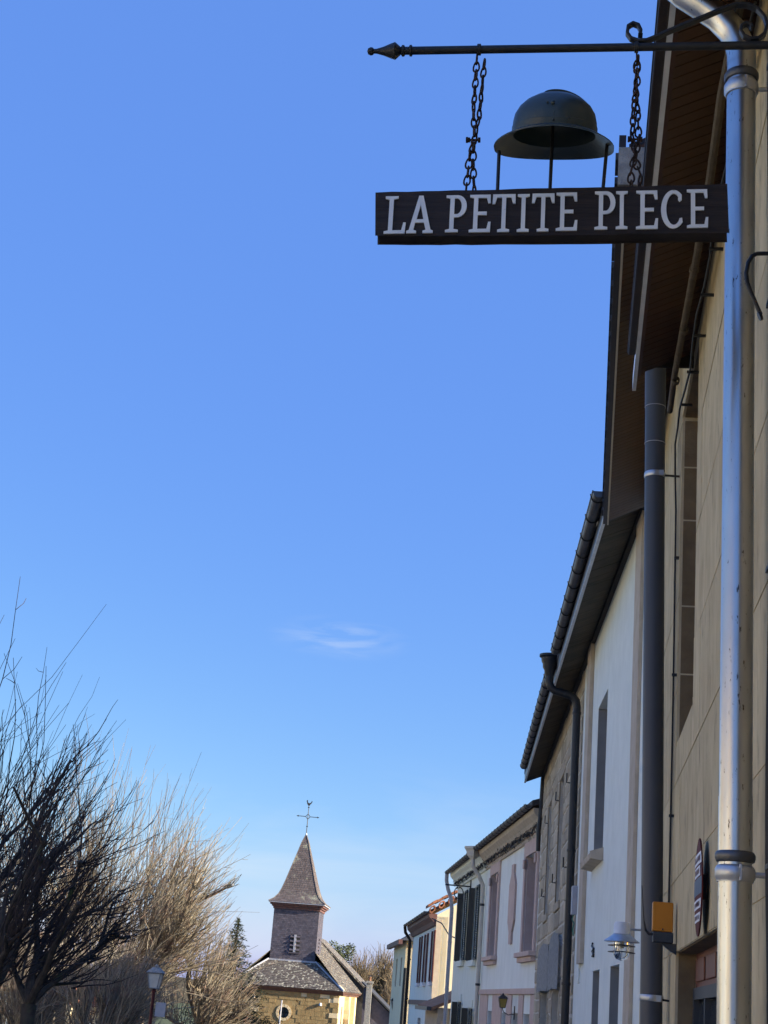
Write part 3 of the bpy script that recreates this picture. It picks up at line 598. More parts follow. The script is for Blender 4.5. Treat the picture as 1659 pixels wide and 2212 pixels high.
# ------------------------------------------------------------------ sunlit houses across the street: mirrored in the zinc pipe and the door glass, light the shaded row
def build_opposite():
    O = Fr(-15.5, 0, 180)                                             # faces right, towards the shaded row
    for a, b, ze, m, nm, lab in ((-47, -34.2, 4.4, M_ygable, 'cream_house', 'farthest sunlit cream house across the street, out of view left of the trees'), (-34, -21.2, 4.6, M_white, 'white_house', 'tall sunlit white house across the street, out of view left of the dark tree'), (-21, -9.5, 3.1, M_ygable, 'cream_house', 'sunlit cream house across the street, mirrored in the lower zinc pipe'), (-9.4, 2, 2.7, M_white, 'white_house', 'sunlit white house across the street, mirrored in the door glass'), (2.1, 16, 3.3, M_ygable, 'cream_house', 'long sunlit cream house across the street behind the viewer, mirrored in the upper zinc pipe')):
        h = thing(nm, lab, 'house', O.pt((a+b)/2, 0, -2)); ops = [(s, s+1.0, z, z+1.6) for s in np.arange(a+1.4, b-1.6, 2.9) for z in (-1.6, .9)]
        wall(O, a, b, -2.6, ze, ops, .2).build('wall', m, h)
        for o in ops:
            window(O, h, o[0]+.002, o[1]-.002, o[2]+.002, o[3]-.002, .19, M_wht, 1); shutter(O, h, o[0]-.55, o[0]-.03, o[2], o[3], M_lilac); shutter(O, h, o[1]+.03, o[1]+.55, o[2], o[3], M_lilac)
        roof(O, h, a, b, .35, ze, 8, 2.6, M_tileb); gables(O, h, a, b, -2.6, ze, 8, 2.5, m)
build_opposite()

# ================================================================== the hanging sign
S = 3.9
def c1(x, y): return A.hits((1424+x*.9644)/1.8229, (y*.9644)/1.8229, S)          # sign plane: (t, z)
def sp(t, z, ds=0.): return A.pt(S+ds, t, z)
def build_bracket():
    h = thing('sign_bracket', 'black wrought iron wall bracket with spear point and scroll', 'bracket', sp(0, 2.71))
    tl, zl = c1(205, 207); tr, zr = c1(1600, 185); k = (zr-zl)/(tl-tr); zz = lambda t: zl+(tl-t)*k
    MB().tube([sp(tl, zl), sp(tr, zr), sp(.0, zz(0))], .0125, 10).build('bar', M_iron, h, smooth=True)
    u = sp(tl, zl)-sp(tr, zr)
    MB().lathe(sp(tl, zl), [(.0125,-.002),(.017,.0),(.017,.006),(.012,.009),(.012,.020),(.017,.023),(.017,.029),(.011,.033)], 12, axis=u).build('collar', M_iron, h, smooth=True)
    MB().lathe(sp(tl, zl), [(.011,.033),(.014,.036),(.026,.050),(.022,.062),(.013,.085),(.0075,.105),(.007,.113),(.011,.117),(.0125,.123),(.009,.131),(.001,.134)], 12, axis=u).build('spear_point', M_iron, h, smooth=True)
    sc = [(1138,145),(1140,128),(1130,106),(1108,98),(1088,110),(1084,138),(1100,160),(1130,170),(1165,168),(1210,150),(1250,131),(1330,98),(1400,70),(1470,40),(1530,20),(1575,22),(1615,38),(1645,72),(1655,105),(1645,140),(1620,160),(1590,162),(1562,150),(1547,128),(1552,108),(1570,98),(1590,105),(1594,118)]
    pp = [sp(*c1(x, y)) for x, y in sc]; m = MB()
    n = len(pp); vs = []; fs = []                                              # flat strap scroll
    for i, p in enumerate(pp):
        d = pp[min(i+1,n-1)]-pp[max(i-1,0)]; d /= np.linalg.norm(d); q = np.cross(d, A.d); q /= np.linalg.norm(q); th = .0048
        vs += [p-q*th-A.d*.011, p+q*th-A.d*.011, p+q*th+A.d*.011, p-q*th+A.d*.011]
    for i in range(n-1):
        for j in range(4): fs.append((i*4+j, i*4+(j+1)%4, i*4+4+(j+1)%4, i*4+4+j))
    fs += [(0,1,2,3), tuple(n*4-4+j for j in range(4))]; m.add(vs, fs).build('scroll', M_iron, h, bevel=.002)
    for x in (480, 1122):
        t, z = c1(x, 200); m = MB(); m.lathe(sp(t+.006, zz(t+.006)), [(.0126,0),(.017,.001),(.017,.011),(.0126,.012)], 12, axis=A.n*-1).build('chain_clip', M_iron, h, smooth=True)
    MB().box(A, S-.03, S+.03, .0, .012, 2.62, 2.80).build('wall_plate', M_iron, h, bevel=.004)
build_bracket()
def link_mesh():
    m = MB(); n = 14; L, W = .0175, .0092; pts = []
    for i in range(n+1):
        a = 2*math.pi*i/n; y = math.sin(a)*L; w = W*(1.0-.28*y/L); pts.append(np.array([math.cos(a)*w, 0, y]))
    vs = []; fs = []; k = 6; r = .0029
    for i in range(n):
        d = pts[i+1]-pts[i-1 if i else n-1]; d /= np.linalg.norm(d); q = np.cross(d, [0,1,0])
        for j in range(k): th = 2*math.pi*j/k; vs.append(pts[i]+r*(math.cos(th)*q+math.sin(th)*np.array([0,1,0])))
    for i in range(n):
        for j in range(k): fs.append((i*k+j, i*k+(j+1)%k, ((i+1)%n)*k+(j+1)%k, ((i+1)%n)*k+j))
    me = bpy.data.meshes.new('link'); me.from_pydata([tuple(v) for v in vs+[]], [], fs); me.materials.append(M_rust); me.shade_smooth(); return me
LINK = link_mesh()
def build_chain(label, strands, bolt):
    t0, z0 = c1(*strands[0][-1]); h = thing('hanging_chain', label, 'chain', sp(t0, z0), 'chains holding the sign board')
    for si, st in enumerate(strands):
        P = [sp(*c1(x, y), ds=.022+(.006 if si else -.006)) for x, y in st]; seg = [np.linalg.norm(b-a) for a, b in zip(P, P[1:])]; tot = sum(seg); n = round(tot/.0275); tw = random.random()*3
        for i in range(n):
            d = (i+.5)/n*tot; k = 0
            while d > seg[k] and k < len(seg)-1: d -= seg[k]; k += 1
            p = P[k]+(P[k+1]-P[k])*d/seg[k]; dr = (P[k+1]-P[k])/seg[k]
            o = bpy.data.objects.new('link', LINK); COL.objects.link(o); o.parent = h
            o.location = tuple(p-np.array(ORI[h.name])); ax = Vector(dr*(-1)); q = ax.to_track_quat('Z', 'Y')
            ang = R(-12)+.5*math.sin(tw+i*.5)+(R(62) if i % 2 else 0)+random.uniform(-.25, .25)
            o.rotation_mode = 'QUATERNION'; o.rotation_quaternion = q @ Matrix.Rotation(ang, 3, 'Z').to_quaternion()
    t, z = c1(*bolt); b = MB(); b.lathe(sp(t-.020, z, .022), [(.0,0),(.008,0),(.008,.007),(.0035,.007),(.0035,.030),(.0075,.030),(.0075,.036),(.009,.036),(.009,.042),(0,.042)], 8, axis=A.n); b.build('bolt', M_rust, h)
    for st in strands:
        t, z = c1(*st[-1]); MB().box(A, S+.012, S+.034, t-.007, t+.007, z-.035, z+.004).build('staple', M_iron, h, bevel=.002)
build_chain('rusty double chain hanging from the bar near the spear point', [[(470,212),(463,330),(455,440),(460,555),(440,620),(424,775)], [(500,222),(490,330),(478,450),(456,555),(452,640),(458,775)]], (455,555))
build_chain('rusty double chain hanging below the scroll near the wall', [[(1124,205),(1126,330),(1110,440),(1106,548),(1118,620),(1100,690),(1102,765)], [(1131,207),(1120,330),(1130,440),(1132,548),(1116,630),(1140,690),(1135,765)]], (1119,552))

from mathutils.geometry import tessellate_polygon
def arc(cx, cy, rx, ry, a0, a1, n=14): return [(cx+rx*math.cos(R(a0+(a1-a0)*i/n)), cy+ry*math.sin(R(a0+(a1-a0)*i/n))) for i in range(n+1)]
GL = {
 'I': (.32, [[(0,0),(.32,0),(.32,.06),(.215,.085),(.215,.915),(.32,.94),(.32,1),(0,1),(0,.94),(.105,.915),(.105,.085),(0,.06)]]),
 'L': (.57, [[(0,0),(.55,0),(.57,.29),(.505,.29),(.46,.085),(.222,.085),(.222,.915),(.34,.94),(.34,1),(0,1),(0,.94),(.108,.915),(.108,.085),(0,.06)]]),
 'T': (.62, [[(.15,0),(.47,0),(.47,.06),(.365,.085),(.365,.915),(.50,.915),(.55,.75),(.62,.75),(.61,1),(.01,1),(0,.75),(.07,.75),(.12,.915),(.255,.915),(.255,.085),(.15,.06)]]),
 'E': (.57, [[(0,0),(.56,0),(.57,.27),(.505,.27),(.465,.085),(.222,.085),(.222,.455),(.46,.455),(.46,.545),(.222,.545),(.222,.915),(.45,.915),(.49,.77),(.555,.77),(.545,1),(0,1),(0,.94),(.108,.915),(.108,.085),(0,.06)]]),
 'P': (.55, [[(0,0),(.34,0),(.34,.06),(.222,.085),(.222,.40)]+arc(.30,.70,.25,.30,-90,90)+[(0,1),(0,.94),(.108,.915),(.108,.085),(0,.06)], [(.222,.485)]+arc(.29,.70,.125,.215,-90,90)+[(.222,.915)]]),
 'A': (.70, [[(0,0),(.26,0),(.26,.06),(.185,.085),(.222,.28),(.455,.28),(.51,.085),(.43,.06),(.43,0),(.70,0),(.70,.06),(.64,.085),(.41,1),(.295,1),(.065,.085),(0,.06)], [(.255,.365),(.435,.365),(.35,.76)]]),
 'C': (.56, [arc(.33,.5,.33,.5,48,318,30)+[(.56,.27),(.495,.26)]+arc(.34,.5,.20,.41,-52,-306,26)+[(.455,.74),(.50,.70),(.55,.74)]]),
}
def build_sign():
    h = thing('sign_board', 'dark wooden sign board reading LA PETITE PIECE in white letters', 'sign', sp(.68, 2.06))
    TL, TRr = c1(62,790), c1(1487,757); BL, BR = c1(61,958), c1(1494,950); n = 22; pts = []
    for i in range(n+1):
        f = i/n; pts.append((TL[0]+(TRr[0]-TL[0])*f, TL[1]+(TRr[1]-TL[1])*f+random.uniform(-.0012,.0012)))
    for i in range(n+1):
        f = 1-i/n; pts.append((BL[0]+(BR[0]-BL[0])*f, BL[1]+(BR[1]-BL[1])*f-.004*math.sin(f*5)*f+random.uniform(-.0012,.0012)))
    m = MB(); m.prism([sp(t, z) for t, z in pts], A.d*.055); m.build('board', M_board, h, bevel=.004)
    GX = [('L',90,178,957,805),('A',182,290,955,803),('P',340,425,951,801),('E',437,525,951,799),('T',530,625,950,797),('I',633,682,949,796),('T',692,785,948,794),('E',792,880,945,790),('P',950,1035,940,785),('I',1037,1085,938,784),('E',1120,1210,938,782),('C',1222,1308,936,780),('E',1328,1415,933,777)]
    slope = math.atan2(TRr[1]-TL[1], TL[0]-TRr[0])*.85
    for ch, x0, x1, yb, yt in GX:
        tb, zb = c1(x0, yb); te, _ = c1(x1, yb); tt, zt = c1(x0, yt); w, loops = GL[ch]; sx = (tb-te)/w; sy = (zt-zb)
        def P(g, d): x, y = g[0]*sx, g[1]*sy; return sp(tb-x*math.cos(slope)+y*math.sin(slope)*.6, zb+x*math.sin(slope)+y*math.cos(slope), -d)
        m = MB(); flat = [q for l in loops for q in l]
        tris = tessellate_polygon([[Vector((a, b, 0)) for a, b in l] for l in loops])
        N = len(flat); m.v = [tuple(P(q, .005)) for q in flat]+[tuple(P(q, .0005)) for q in flat]; m.f = [tuple(t) for t in tris]
        o = 0
        for l in loops:
            for i in range(len(l)): j = (i+1) % len(l); m.f.append((o+i, o+j, N+o+j, N+o+i))
            o += len(l)
        m.build('letter', M_letter, h)
build_sign()
def build_helmet():
    t0 = (c1(540,595)[0]+c1(1030,595)[0])/2; cen = sp(t0, 2.404, .02)
    h = thing('helmet', 'grey green crested steel helmet on three thin rods above the sign', 'helmet', sp(t0, 2.24))
    al = R(16); dn = -A.d; ax = np.array([0,0,1.])*math.cos(al)+dn*math.sin(al); fw = dn*math.cos(al)-np.array([0,0,1.])*math.sin(al); rt = -A.n
    def P(r, th, z): return cen+rt*r*math.cos(th)+fw*r*math.sin(th)+ax*z
    n = 40
    def surf(prof, name, closed=True):
        m = MB(); vs = []; fs = []
        for r, z, sag in prof:
            for j in range(n): th = 2*math.pi*j/n; vs.append(P(r*(1+.06*abs(math.sin(th))*(r > .13)), th, z-sag*abs(math.cos(th))**2))
        for i in range(len(prof)-1):
            for j in range(n): fs.append((i*n+j, i*n+(j+1)%n, (i+1)*n+(j+1)%n, (i+1)*n+j))
        return m.add(vs, fs).build(name, M_helmet, h, smooth=True)
    dome = [(.001,.134),(.03,.132),(.06,.124),(.085,.110),(.104,.092),(.116,.071),(.1205,.050),(.122,.034),(.1235,.033),(.1235,.012),(.121,.010)]
    inner = [(.1185,.011),(.118,.050),(.112,.073),(.10,.089),(.08,.106),(.05,.121),(.001,.128)]
    d = surf([(r, z, 0) for r, z in dome+inner], 'dome')
    surf([(.122,.014,0),(.132,.010,.005),(.150,.002,.009),(.166,-.004,.015),(.1725,-.006,.018),(.1725,-.0095,.018),(.165,-.008,.015),(.150,-.002,.009),(.132,.006,.005),(.119,.010,0)], 'brim')
    ca = R(-24); pts = []; vs = []; fs = []; k = 26                              # comb running front to back over the dome
    cd = np.array([math.cos(ca), math.sin(ca)])
    for i in range(k+1):
        f = i/k; ph = R(14+96*f); r = .123*math.cos(ph); z = .040+.096*math.sin(ph); hgt = .013*math.sin(math.pi*min(1, max(0, f)))**.5
        for wd, up in ((-.014,-.006),(-.010,hgt),(.010,hgt),(.014,-.006)):
            rr = r*(1+up/.12); p = cen+rt*(rr*cd[0]-wd*cd[1])+fw*(rr*cd[1]+wd*cd[0])+ax*(z+up*math.sin(ph)); vs.append(p)
    for i in range(k):
        for j in range(3): fs.append((i*4+j, i*4+j+1, i*4+5+j, i*4+4+j))
    MB().add(vs, fs).build('comb', M_helmet, h, smooth=True)
    for th, z, r, q in ((R(92),.075,.1195,.006),(R(90),.024,.1235,.0035),(R(99),.075,.1195,.003),(R(70),.03,.1215,.003)):
        p = P(r, th, z); nn = p-(cen+ax*.04); MB().lathe(p, [(q,-.002),(q,.002),(q*.6,.004),(.0005,.0045)], 10, axis=nn).build('rivet', M_helmet, d, smooth=True)
    MB().tube([P(.1232, R(90), z) for z in (.014,.03)]+[P(.1212, R(90), .05)], .0012, 5).build('seam', M_helmet, d)
    rods = [(c1(553,775), c1(560,600)), (c1(768,772), (c1(773,650)[0], 2.50)), (c1(985,765), c1(1003,572))]
    for (a, za), (b, zb) in rods: MB().tube([sp(a, za-.006, .022), sp(b, zb, .022)], .0052, 8).build('rod', M_iron, h, smooth=True)
build_helmet()

# ================================================================== pipes and fittings on the near houses
def ringclamp(h, F, s, t, z, r, m, hh=.02): return MB().lathe(F.pt(s,t,z), [(r+.001,-hh),(r+.006,-hh),(r+.009,-hh*.4),(r+.009,hh*.4),(r+.006,hh),(r+.001,hh)], 24).build('clamp', m, h, smooth=True)
def build_zinc_pipe():
    s, t, r = 4.46, .092, .0465
    h = thing('zinc_downpipe', 'shiny zinc rainwater downpipe with swan neck beside the sign', 'downpipe', A.pt(s, t, -1.75))
    zc = A.hits(1590, 1852, s)[1]; zs = A.hits(1590, 1722, s)[1]; zt = A.hits(1604, 168, s)[1]
    for z0, z1, rr in ((-1.75, zc, r), (zc, zs, r+.0012), (zs, zt, r), (zt, 3.03, r)):
        MB().lathe(A.pt(s,t,0), [(rr,z0),(rr,z1)], 32).build('pipe', M_zinc, h, smooth=True)
    P = [(t,3.02),(t,3.06),(t+.008,3.10),(t+.03,3.15),(t+.075,3.205),(t+.13,3.25),(t+.19,3.295),(t+.225,3.33),(t+.25,3.38)]
    MB().tube([A.pt(s,a,z) for a, z in P], r+.001, 28, cap=False).build('swan_neck', M_zinc, h, smooth=True)
    for z, q in ((zc, M_zincd), (zt, M_zincd)):
        MB().lathe(A.pt(s,t,z), [(r,-.016),(r+.006,-.013),(r+.0095,-.004),(r+.0095,.006),(r+.006,.013),(r,.016)], 32).build('collar', q, h, smooth=True)
        c = MB().lathe(A.pt(s,t,z-.045), [(r,-.024),(r+.004,-.024),(r+.004,-.019),(r+.009,-.012),(r+.009,.012),(r+.004,.02),(r,.022)], 32).build('clamp', M_galv, h, smooth=True)
        MB().box(A, s-.055, s-.046, t-.015, t-.006, z-.067, z-.022).build('clamp_flange', M_galv, c, bevel=.002)
        MB().tube([A.pt(s,t-r,z-.045), A.pt(s,.0,z-.045)], .008, 8).build('clamp_stem', M_galv, c)
build_zinc_pipe()
def build_grey_pipe():
    s = 8.95; tb, zb = A.hits(1407, 2150, s); tt, zt = A.hits(1416, 821, s); k = (tt-tb)/(zt-zb); r = .0605; T = lambda z: tb+(z-zb)*k
    h = thing('grey_downpipe', 'thick grey plastic downpipe in front of the white house', 'downpipe', A.pt(s, T(-1.8), -1.85))
    zj = A.hits(1411, 960, s)[1]; zk = A.hits(1411, 880, s)[1]
    for a, b, rr in ((-1.85, zj, r), (zj, zk, r+.001), (zk, 4.02, r+.0035)): MB().tube([A.pt(s,T(a),a), A.pt(s,T(b),b)], rr, 32).build('pipe', M_pvc, h, smooth=True)
    MB().tube([A.pt(s,T(4.0),4.0), A.pt(s,T(4.0)+.03,4.08), A.pt(s,T(4.0)+.10,4.16)], r+.004, 20).build('elbow', M_pvc, h, smooth=True)
    for x, y in ((1411, 1027), (1405, 2156)):
        z = A.hits(x, y, s)[1]; c = MB().tube([A.pt(s,T(z),z-.017), A.pt(s,T(z),z-.012), A.pt(s,T(z),z+.012), A.pt(s,T(z),z+.017)], [r+.001,r+.004,r+.004,r+.001], 28).build('clamp', M_galv, h, smooth=True)
        MB().box(A, s-.06, s-.045, T(z)-.05, T(z)-.02, z-.017, z+.017).build('clamp_flange', M_galv, c); MB().tube([A.pt(s-.02,T(z)-r+.01,z-.004), A.pt(s-.02,.0,z-.008)], .007, 6).build('clamp_stem', M_iron, c)
    for z in (zj+.004, zk): MB().tube([A.pt(s,T(z),z-.002), A.pt(s,T(z),z+.002)], r+.0045, 28).build('joint_ring', M_lilac, h, smooth=True)
build_grey_pipe()
def build_black_pipe():
    s = 8.06; te, ze = .455, 4.60
    h = thing('black_drainpipe', 'black drainpipe with funnel hopper between white and stone houses', 'downpipe', C.pt(s, .09, -2.4))
    zt = ze+.04
    MB().lathe(C.pt(s,te+.03,zt), [(.135,.10),(.15,.10),(.15,.07),(.125,.05),(.118,.0),(.10,-.03),(.098,-.08),(.075,-.12),(.07,-.17),(.055,-.2)], 24).build('hopper', M_iron, h, smooth=True)
    MB().tube([C.pt(s,te+.03,zt-.18), C.pt(s,te+.03,zt-.28), C.pt(s,te+.0,zt-.36), C.pt(s,.40,zt-.40), C.pt(s,.25,zt-.43), C.pt(s,.16,zt-.46), C.pt(s,.105,zt-.52), C.pt(s,.09,zt-.62)], .055, 16).build('offset_bend', M_iron, h, smooth=True)
    MB().tube([C.pt(s,.09,zt-.60), C.pt(s,.09,-2.4)], .053, 18).build('pipe', M_iron, h, smooth=True)
    for z in (3.95, 2.1, .4): ringclamp(h, C, s, .09, z, .053, M_iron)
    for z in (4.2,): ringclamp(h, C, s, .25 if z > 4.15 else .09, z, .05, M_iron)
build_black_pipe()
def build_eave_cables():
    o = MB(); o.tube([A.pt(4.35,.10,3.24), A.pt(5.0,.11,3.26), A.pt(5.6,.10,3.27), A.pt(6.3,.10,3.28), A.pt(7.0,.105,3.29), A.pt(7.7,.11,3.30), A.pt(8.3,.10,3.33)], .017, 9); o = o.build('conduit_bundle', M_conduit, None, smooth=True, loc=A.pt(6.5,.10,3.28)); tag(o, 'brown lagged conduit running under the slatted soffit along the wall', 'conduit')
    for s in (5.9, 6.45, 7.1, 7.75): MB().lathe(A.pt(s,.102,3.285), [(.017,-.02),(.022,-.015),(.022,.015),(.017,.02)], 10, axis=A.d).build('strap', M_conduit, o)
    sv, _ = A.hit(1454, 1500, .02)
    c = MB().tube([A.pt(4.4+.3*k,.055+.008*math.sin(k*1.7),3.22+.010*math.sin(k*1.1)) for k in range(0, 14)]+[A.pt(8.6,.05,3.24), A.pt(sv,.035,3.15), A.pt(sv+.01,.025,2.9), A.pt(sv,.02,1.9), A.pt(sv-.012,.02,1.2), A.pt(sv,.02,.75), A.pt(sv,.02,.5)], .0055, 6).build('wall_cable', M_cable, None, smooth=True, loc=A.pt(sv,.02,.5)); tag(c, 'thin black cable clipped along the wall top and down beside the grey downpipe', 'cable')
    for k in range(7): MB().box(A, 5.2+.45*k, 5.212+.45*k, .0, .062, 3.205, 3.217).build('cable_clip', M_iron, c)
    for z in (2.6, 1.9, 1.1): MB().box(A, sv-.012, sv+.014, .0, .03, z, z+.014).build('cable_clip', M_iron, c)
    for i, (ds, lab) in enumerate(((0, 'thick black cable hanging down the wall at the right edge, left of two'), (-.035, 'thick black cable at the far right edge, right of two'))):
        m = MB().tube([A.pt(4.15+ds+.010*math.sin(z*2.1+i*2), .030+.006*math.sin(z*3+i), z) for z in np.arange(-1.5, 3.3, .12)], .011, 7).build('wall_cable', M_cable, None, smooth=True, loc=A.pt(4.15+ds,.03,-1.5)); tag(m, lab, 'cable')
        for z in (.4, 1.2, 2.0, 2.8): MB().box(A, 4.135+ds, 4.165+ds, .0, .046, z, z+.012).build('cable_clip', M_iron, m)
    hk = MB().tube([A.pt(4.2,a-.05,z) for a, z in ((.06,2.196),(.096,2.196),(.118,2.195),(.132,2.187),(.143,2.165),(.149,2.131),(.146,2.10),(.136,2.07),(.124,2.041),(.113,2.012),(.107,1.998))], .0065, 8).build('iron_hook', M_iron, None, smooth=True, loc=A.pt(4.2,0,2.0)); tag(hk, 'curved black iron hook in front of the zinc pipe, right of it', 'hook')
    MB().lathe(A.pt(4.2,.055,1.994), [(.0,0),(.014,0),(.014,.008),(.0,.008)], 10, axis=A.n*.9+np.array([0,0,-.4])).build('hook_foot', M_iron, hk)
    pl = MB().box(A, 4.05, 4.10, .0, .03, .33, .60).build('notice_plate', M_wht, None, loc=A.pt(4.1,0,.33), bevel=.003); tag(pl, 'edge of a white plate on the wall at the right border', 'sign plate')
build_eave_cables()
def build_plaque():
    s0, _ = A.hit(1500, 1920, .035); s1, _ = A.hit(1515.5, 1920, .035); zt = A.hit(1505, 1817, .035)[1]; zb = A.hit(1511, 2020, .035)[1]
    sc, zc = (s0+s1)/2, (zt+zb)/2; rs, rz = abs(s0-s1)/2, (zt-zb)/2
    h = thing('round_plaque', 'round maroon enamel plaque with white text bands on the ochre wall', 'plaque', A.pt(sc, 0, zb))
    def pan(z0, z1, m, name, inset=1., off=0., par=h, dz=.0):
        b = MB(); n = 12; vs = []; fs = []; k = 5
        for j in range(k+1):
            z = z0+(z1-z0)*j/k; w = math.sqrt(max(0., 1-z*z))*inset
            for i in range(n+1):
                x = -w+2*w*i/n; vs.append(A.pt(sc+x*rs, .034+.004*(1-min(1,(x*x+z*z)))+off, zc+z*rz))
        for j in range(k):
            for i in range(n): fs.append((j*(n+1)+i, j*(n+1)+i+1, (j+1)*(n+1)+i+1, (j+1)*(n+1)+i))
        return b.add(vs, fs).build(name, m, par, smooth=True)
    b = MB(); n = 40; b.add([A.pt(sc+rs*math.cos(2*math.pi*i/n), t, zc+rz*math.sin(2*math.pi*i/n)) for t in (.029,.0335) for i in range(n)], [(i,(i+1)%n,n+(i+1)%n,n+i) for i in range(n)]+[tuple(range(n))]); b.build('backing', M_red, h)
    MB().box(A, sc-.03, sc+.03, .0, .0285, zc-.05, zc+.05).build('spacer', M_iron, h)
    pan(-.985, .985, M_red, 'face')
    for z0, z1, m, ins in ((.44,.68,M_wht,1.),(.19,.40,M_wht,.72),(-.18,.16,M_blue,1.),(-.46,-.27,M_wht,.92),(-.72,-.54,M_wht,.9)):
        p = pan(z0, z1, m, 'text_band', ins, .0015)
        if m is M_wht:
            zm, hh = (z0+z1)/2, (z1-z0)*.26; w = math.sqrt(1-zm*zm)*ins*.8; x = -w
            while x < w-.05:                                       # worn lettering too small to read
                wd = random.uniform(.04, .08); r2 = (x+wd/2)**2+zm*zm
                b = MB(); t = .034+.004*(1-r2)+.0025; b.add([A.pt(sc+q*rs, t, zc+v*rz) for q, v in ((x,zm-hh),(x+wd,zm-hh),(x+wd,zm+hh),(x,zm+hh))], [(0,1,2,3)]); b.build('mark', M_red, p); x += wd+random.uniform(.04,.08)
build_plaque()
def build_siren():
    s = 8.35; t0, z1 = A.hits(1455, 1950, s); t1, z0 = A.hits(1409, 2011, s); zb = A.hits(1440, 2037, s)[1]; zf = A.hits(1455, 2062, s)[1]; t0 = max(t0, .012)
    h = thing('alarm_box', 'orange alarm box on dark bracket with whip antenna by the grey downpipe', 'alarm box', A.pt(s, t0, zf))
    MB().box(A, s, s+.09, t0, t1, z0, z1).build('cover', M_orange, h, bevel=.006)
    MB().box(A, s-.004, s+.095, t0-.002, t1-.004, zb, z0-.001).build('base', M_darkblue, h, bevel=.005)
    m = MB(); m.prism([A.pt(s+.01,.002,zb-.001), A.pt(s+.01,t0+.06,zb-.001), A.pt(s+.01,t0+.016,zf+.02), A.pt(s+.01,.002,zf)], A.d*.05); m.build('support', M_darkblue, h)
    P = [A.hits(x, y, s) for x, y in ((1412,2018),(1402,2017),(1395,2009),(1393,1998),(1391,1985),(1387,1912))]
    MB().tube([A.pt(s+.02,t,z) for t, z in P], [.007,.007,.006,.005,.0026,.0022], 7).build('antenna', M_iron, h, smooth=True)
    MB().lathe(A.pt(s-.001,(t0+t1)/2,z0+.012), [(.0,0),(.005,0),(.004,.004),(0,.005)], 8, axis=-A.d).build('screw', M_iron, h)
build_siren()
def build_wall_lamp():
    s = .05; tc, _ = C.hits(1343, 2033, s); Z = lambda y: C.hits(1343, y, s)[1]; p = C.pt(s, tc, 0); k = Z(2000)-Z(2001)
    h = thing('wall_lamp', 'galvanised wall lamp with glass dome on the white house', 'lamp', C.pt(s, tc, Z(2072)))
    R1 = 39*k
    MB().lathe(p, [(.0,Z(1991)),(.4*R1,Z(1992)),(.47*R1,Z(1997)),(.48*R1,Z(2016)),(.51*R1,Z(2018))], 28).build('cap', M_alu, h, smooth=True)
    MB().lathe(p, [(.46*R1,Z(2017)),(.56*R1,Z(2021)),(1.0*R1,Z(2033)),(1.02*R1,Z(2035)),(.97*R1,Z(2035)),(.5*R1,Z(2024))], 36).build('shade', M_galv, h, smooth=True)
    MB().lathe(p, [(.45*R1,Z(2024)),(.46*R1,Z(2055)),(.43*R1,Z(2064)),(.30*R1,Z(2072)),(.0,Z(2076))], 24).build('glass_dome', M_clear, h, smooth=True)
    MB().lathe(p, [(.0,Z(2026)),(.2*R1,Z(2027)),(.2*R1,Z(2048)),(.0,Z(2050))], 16).build('bulb', M_milk, h, smooth=True)
    for y in (2042, 2056): MB().lathe(p, [(.48*R1,Z(y)+.004),(.78*R1,Z(y)-.002),(.78*R1,Z(y)-.008),(.48*R1,Z(y)-.003)], 30).build('guard_ring', M_darkblue, h, smooth=True)
    for a in range(4): th = R(45+90*a); q = np.array([math.cos(th), math.sin(th), 0])*.5*R1; MB().tube([p+q+np.array([0,0,Z(2030)]), p+q+np.array([0,0,Z(2058)])], .003, 5).build('guard_rod', M_galv, h)
    MB().tube([C.pt(s,tc-.46*R1,Z(2006)), C.pt(s,.0,Z(2006))], .009, 8).build('arm', M_galv, h); MB().box(C, s-.04, s+.04, .0, .012, Z(2012), Z(2000)).build('wall_plate', M_galv, h)
build_wall_lamp()
def build_meter():
    s, z = C.hit(1250, 1965); b = MB().box(C, 7.42, 7.6, .03, .10, 1.24, 1.60).build('cable_box', M_lilac, None, loc=C.pt(7.45,.03,1.24), bevel=.01); tag(b, 'pale grey cable box beside the black drainpipe with loose green wires', 'cable box')
    MB().tube([C.pt(7.5,.06,1.25), C.pt(7.54,.08,1.19), C.pt(7.46,.06,1.13), C.pt(7.52,.07,1.06), C.pt(7.49,.06,.98)], .008, 5).build('loose_wire', mat('green_wire', (.05,.16,.11), (.07,.22,.15), 5, .6, 0), b)
build_meter()
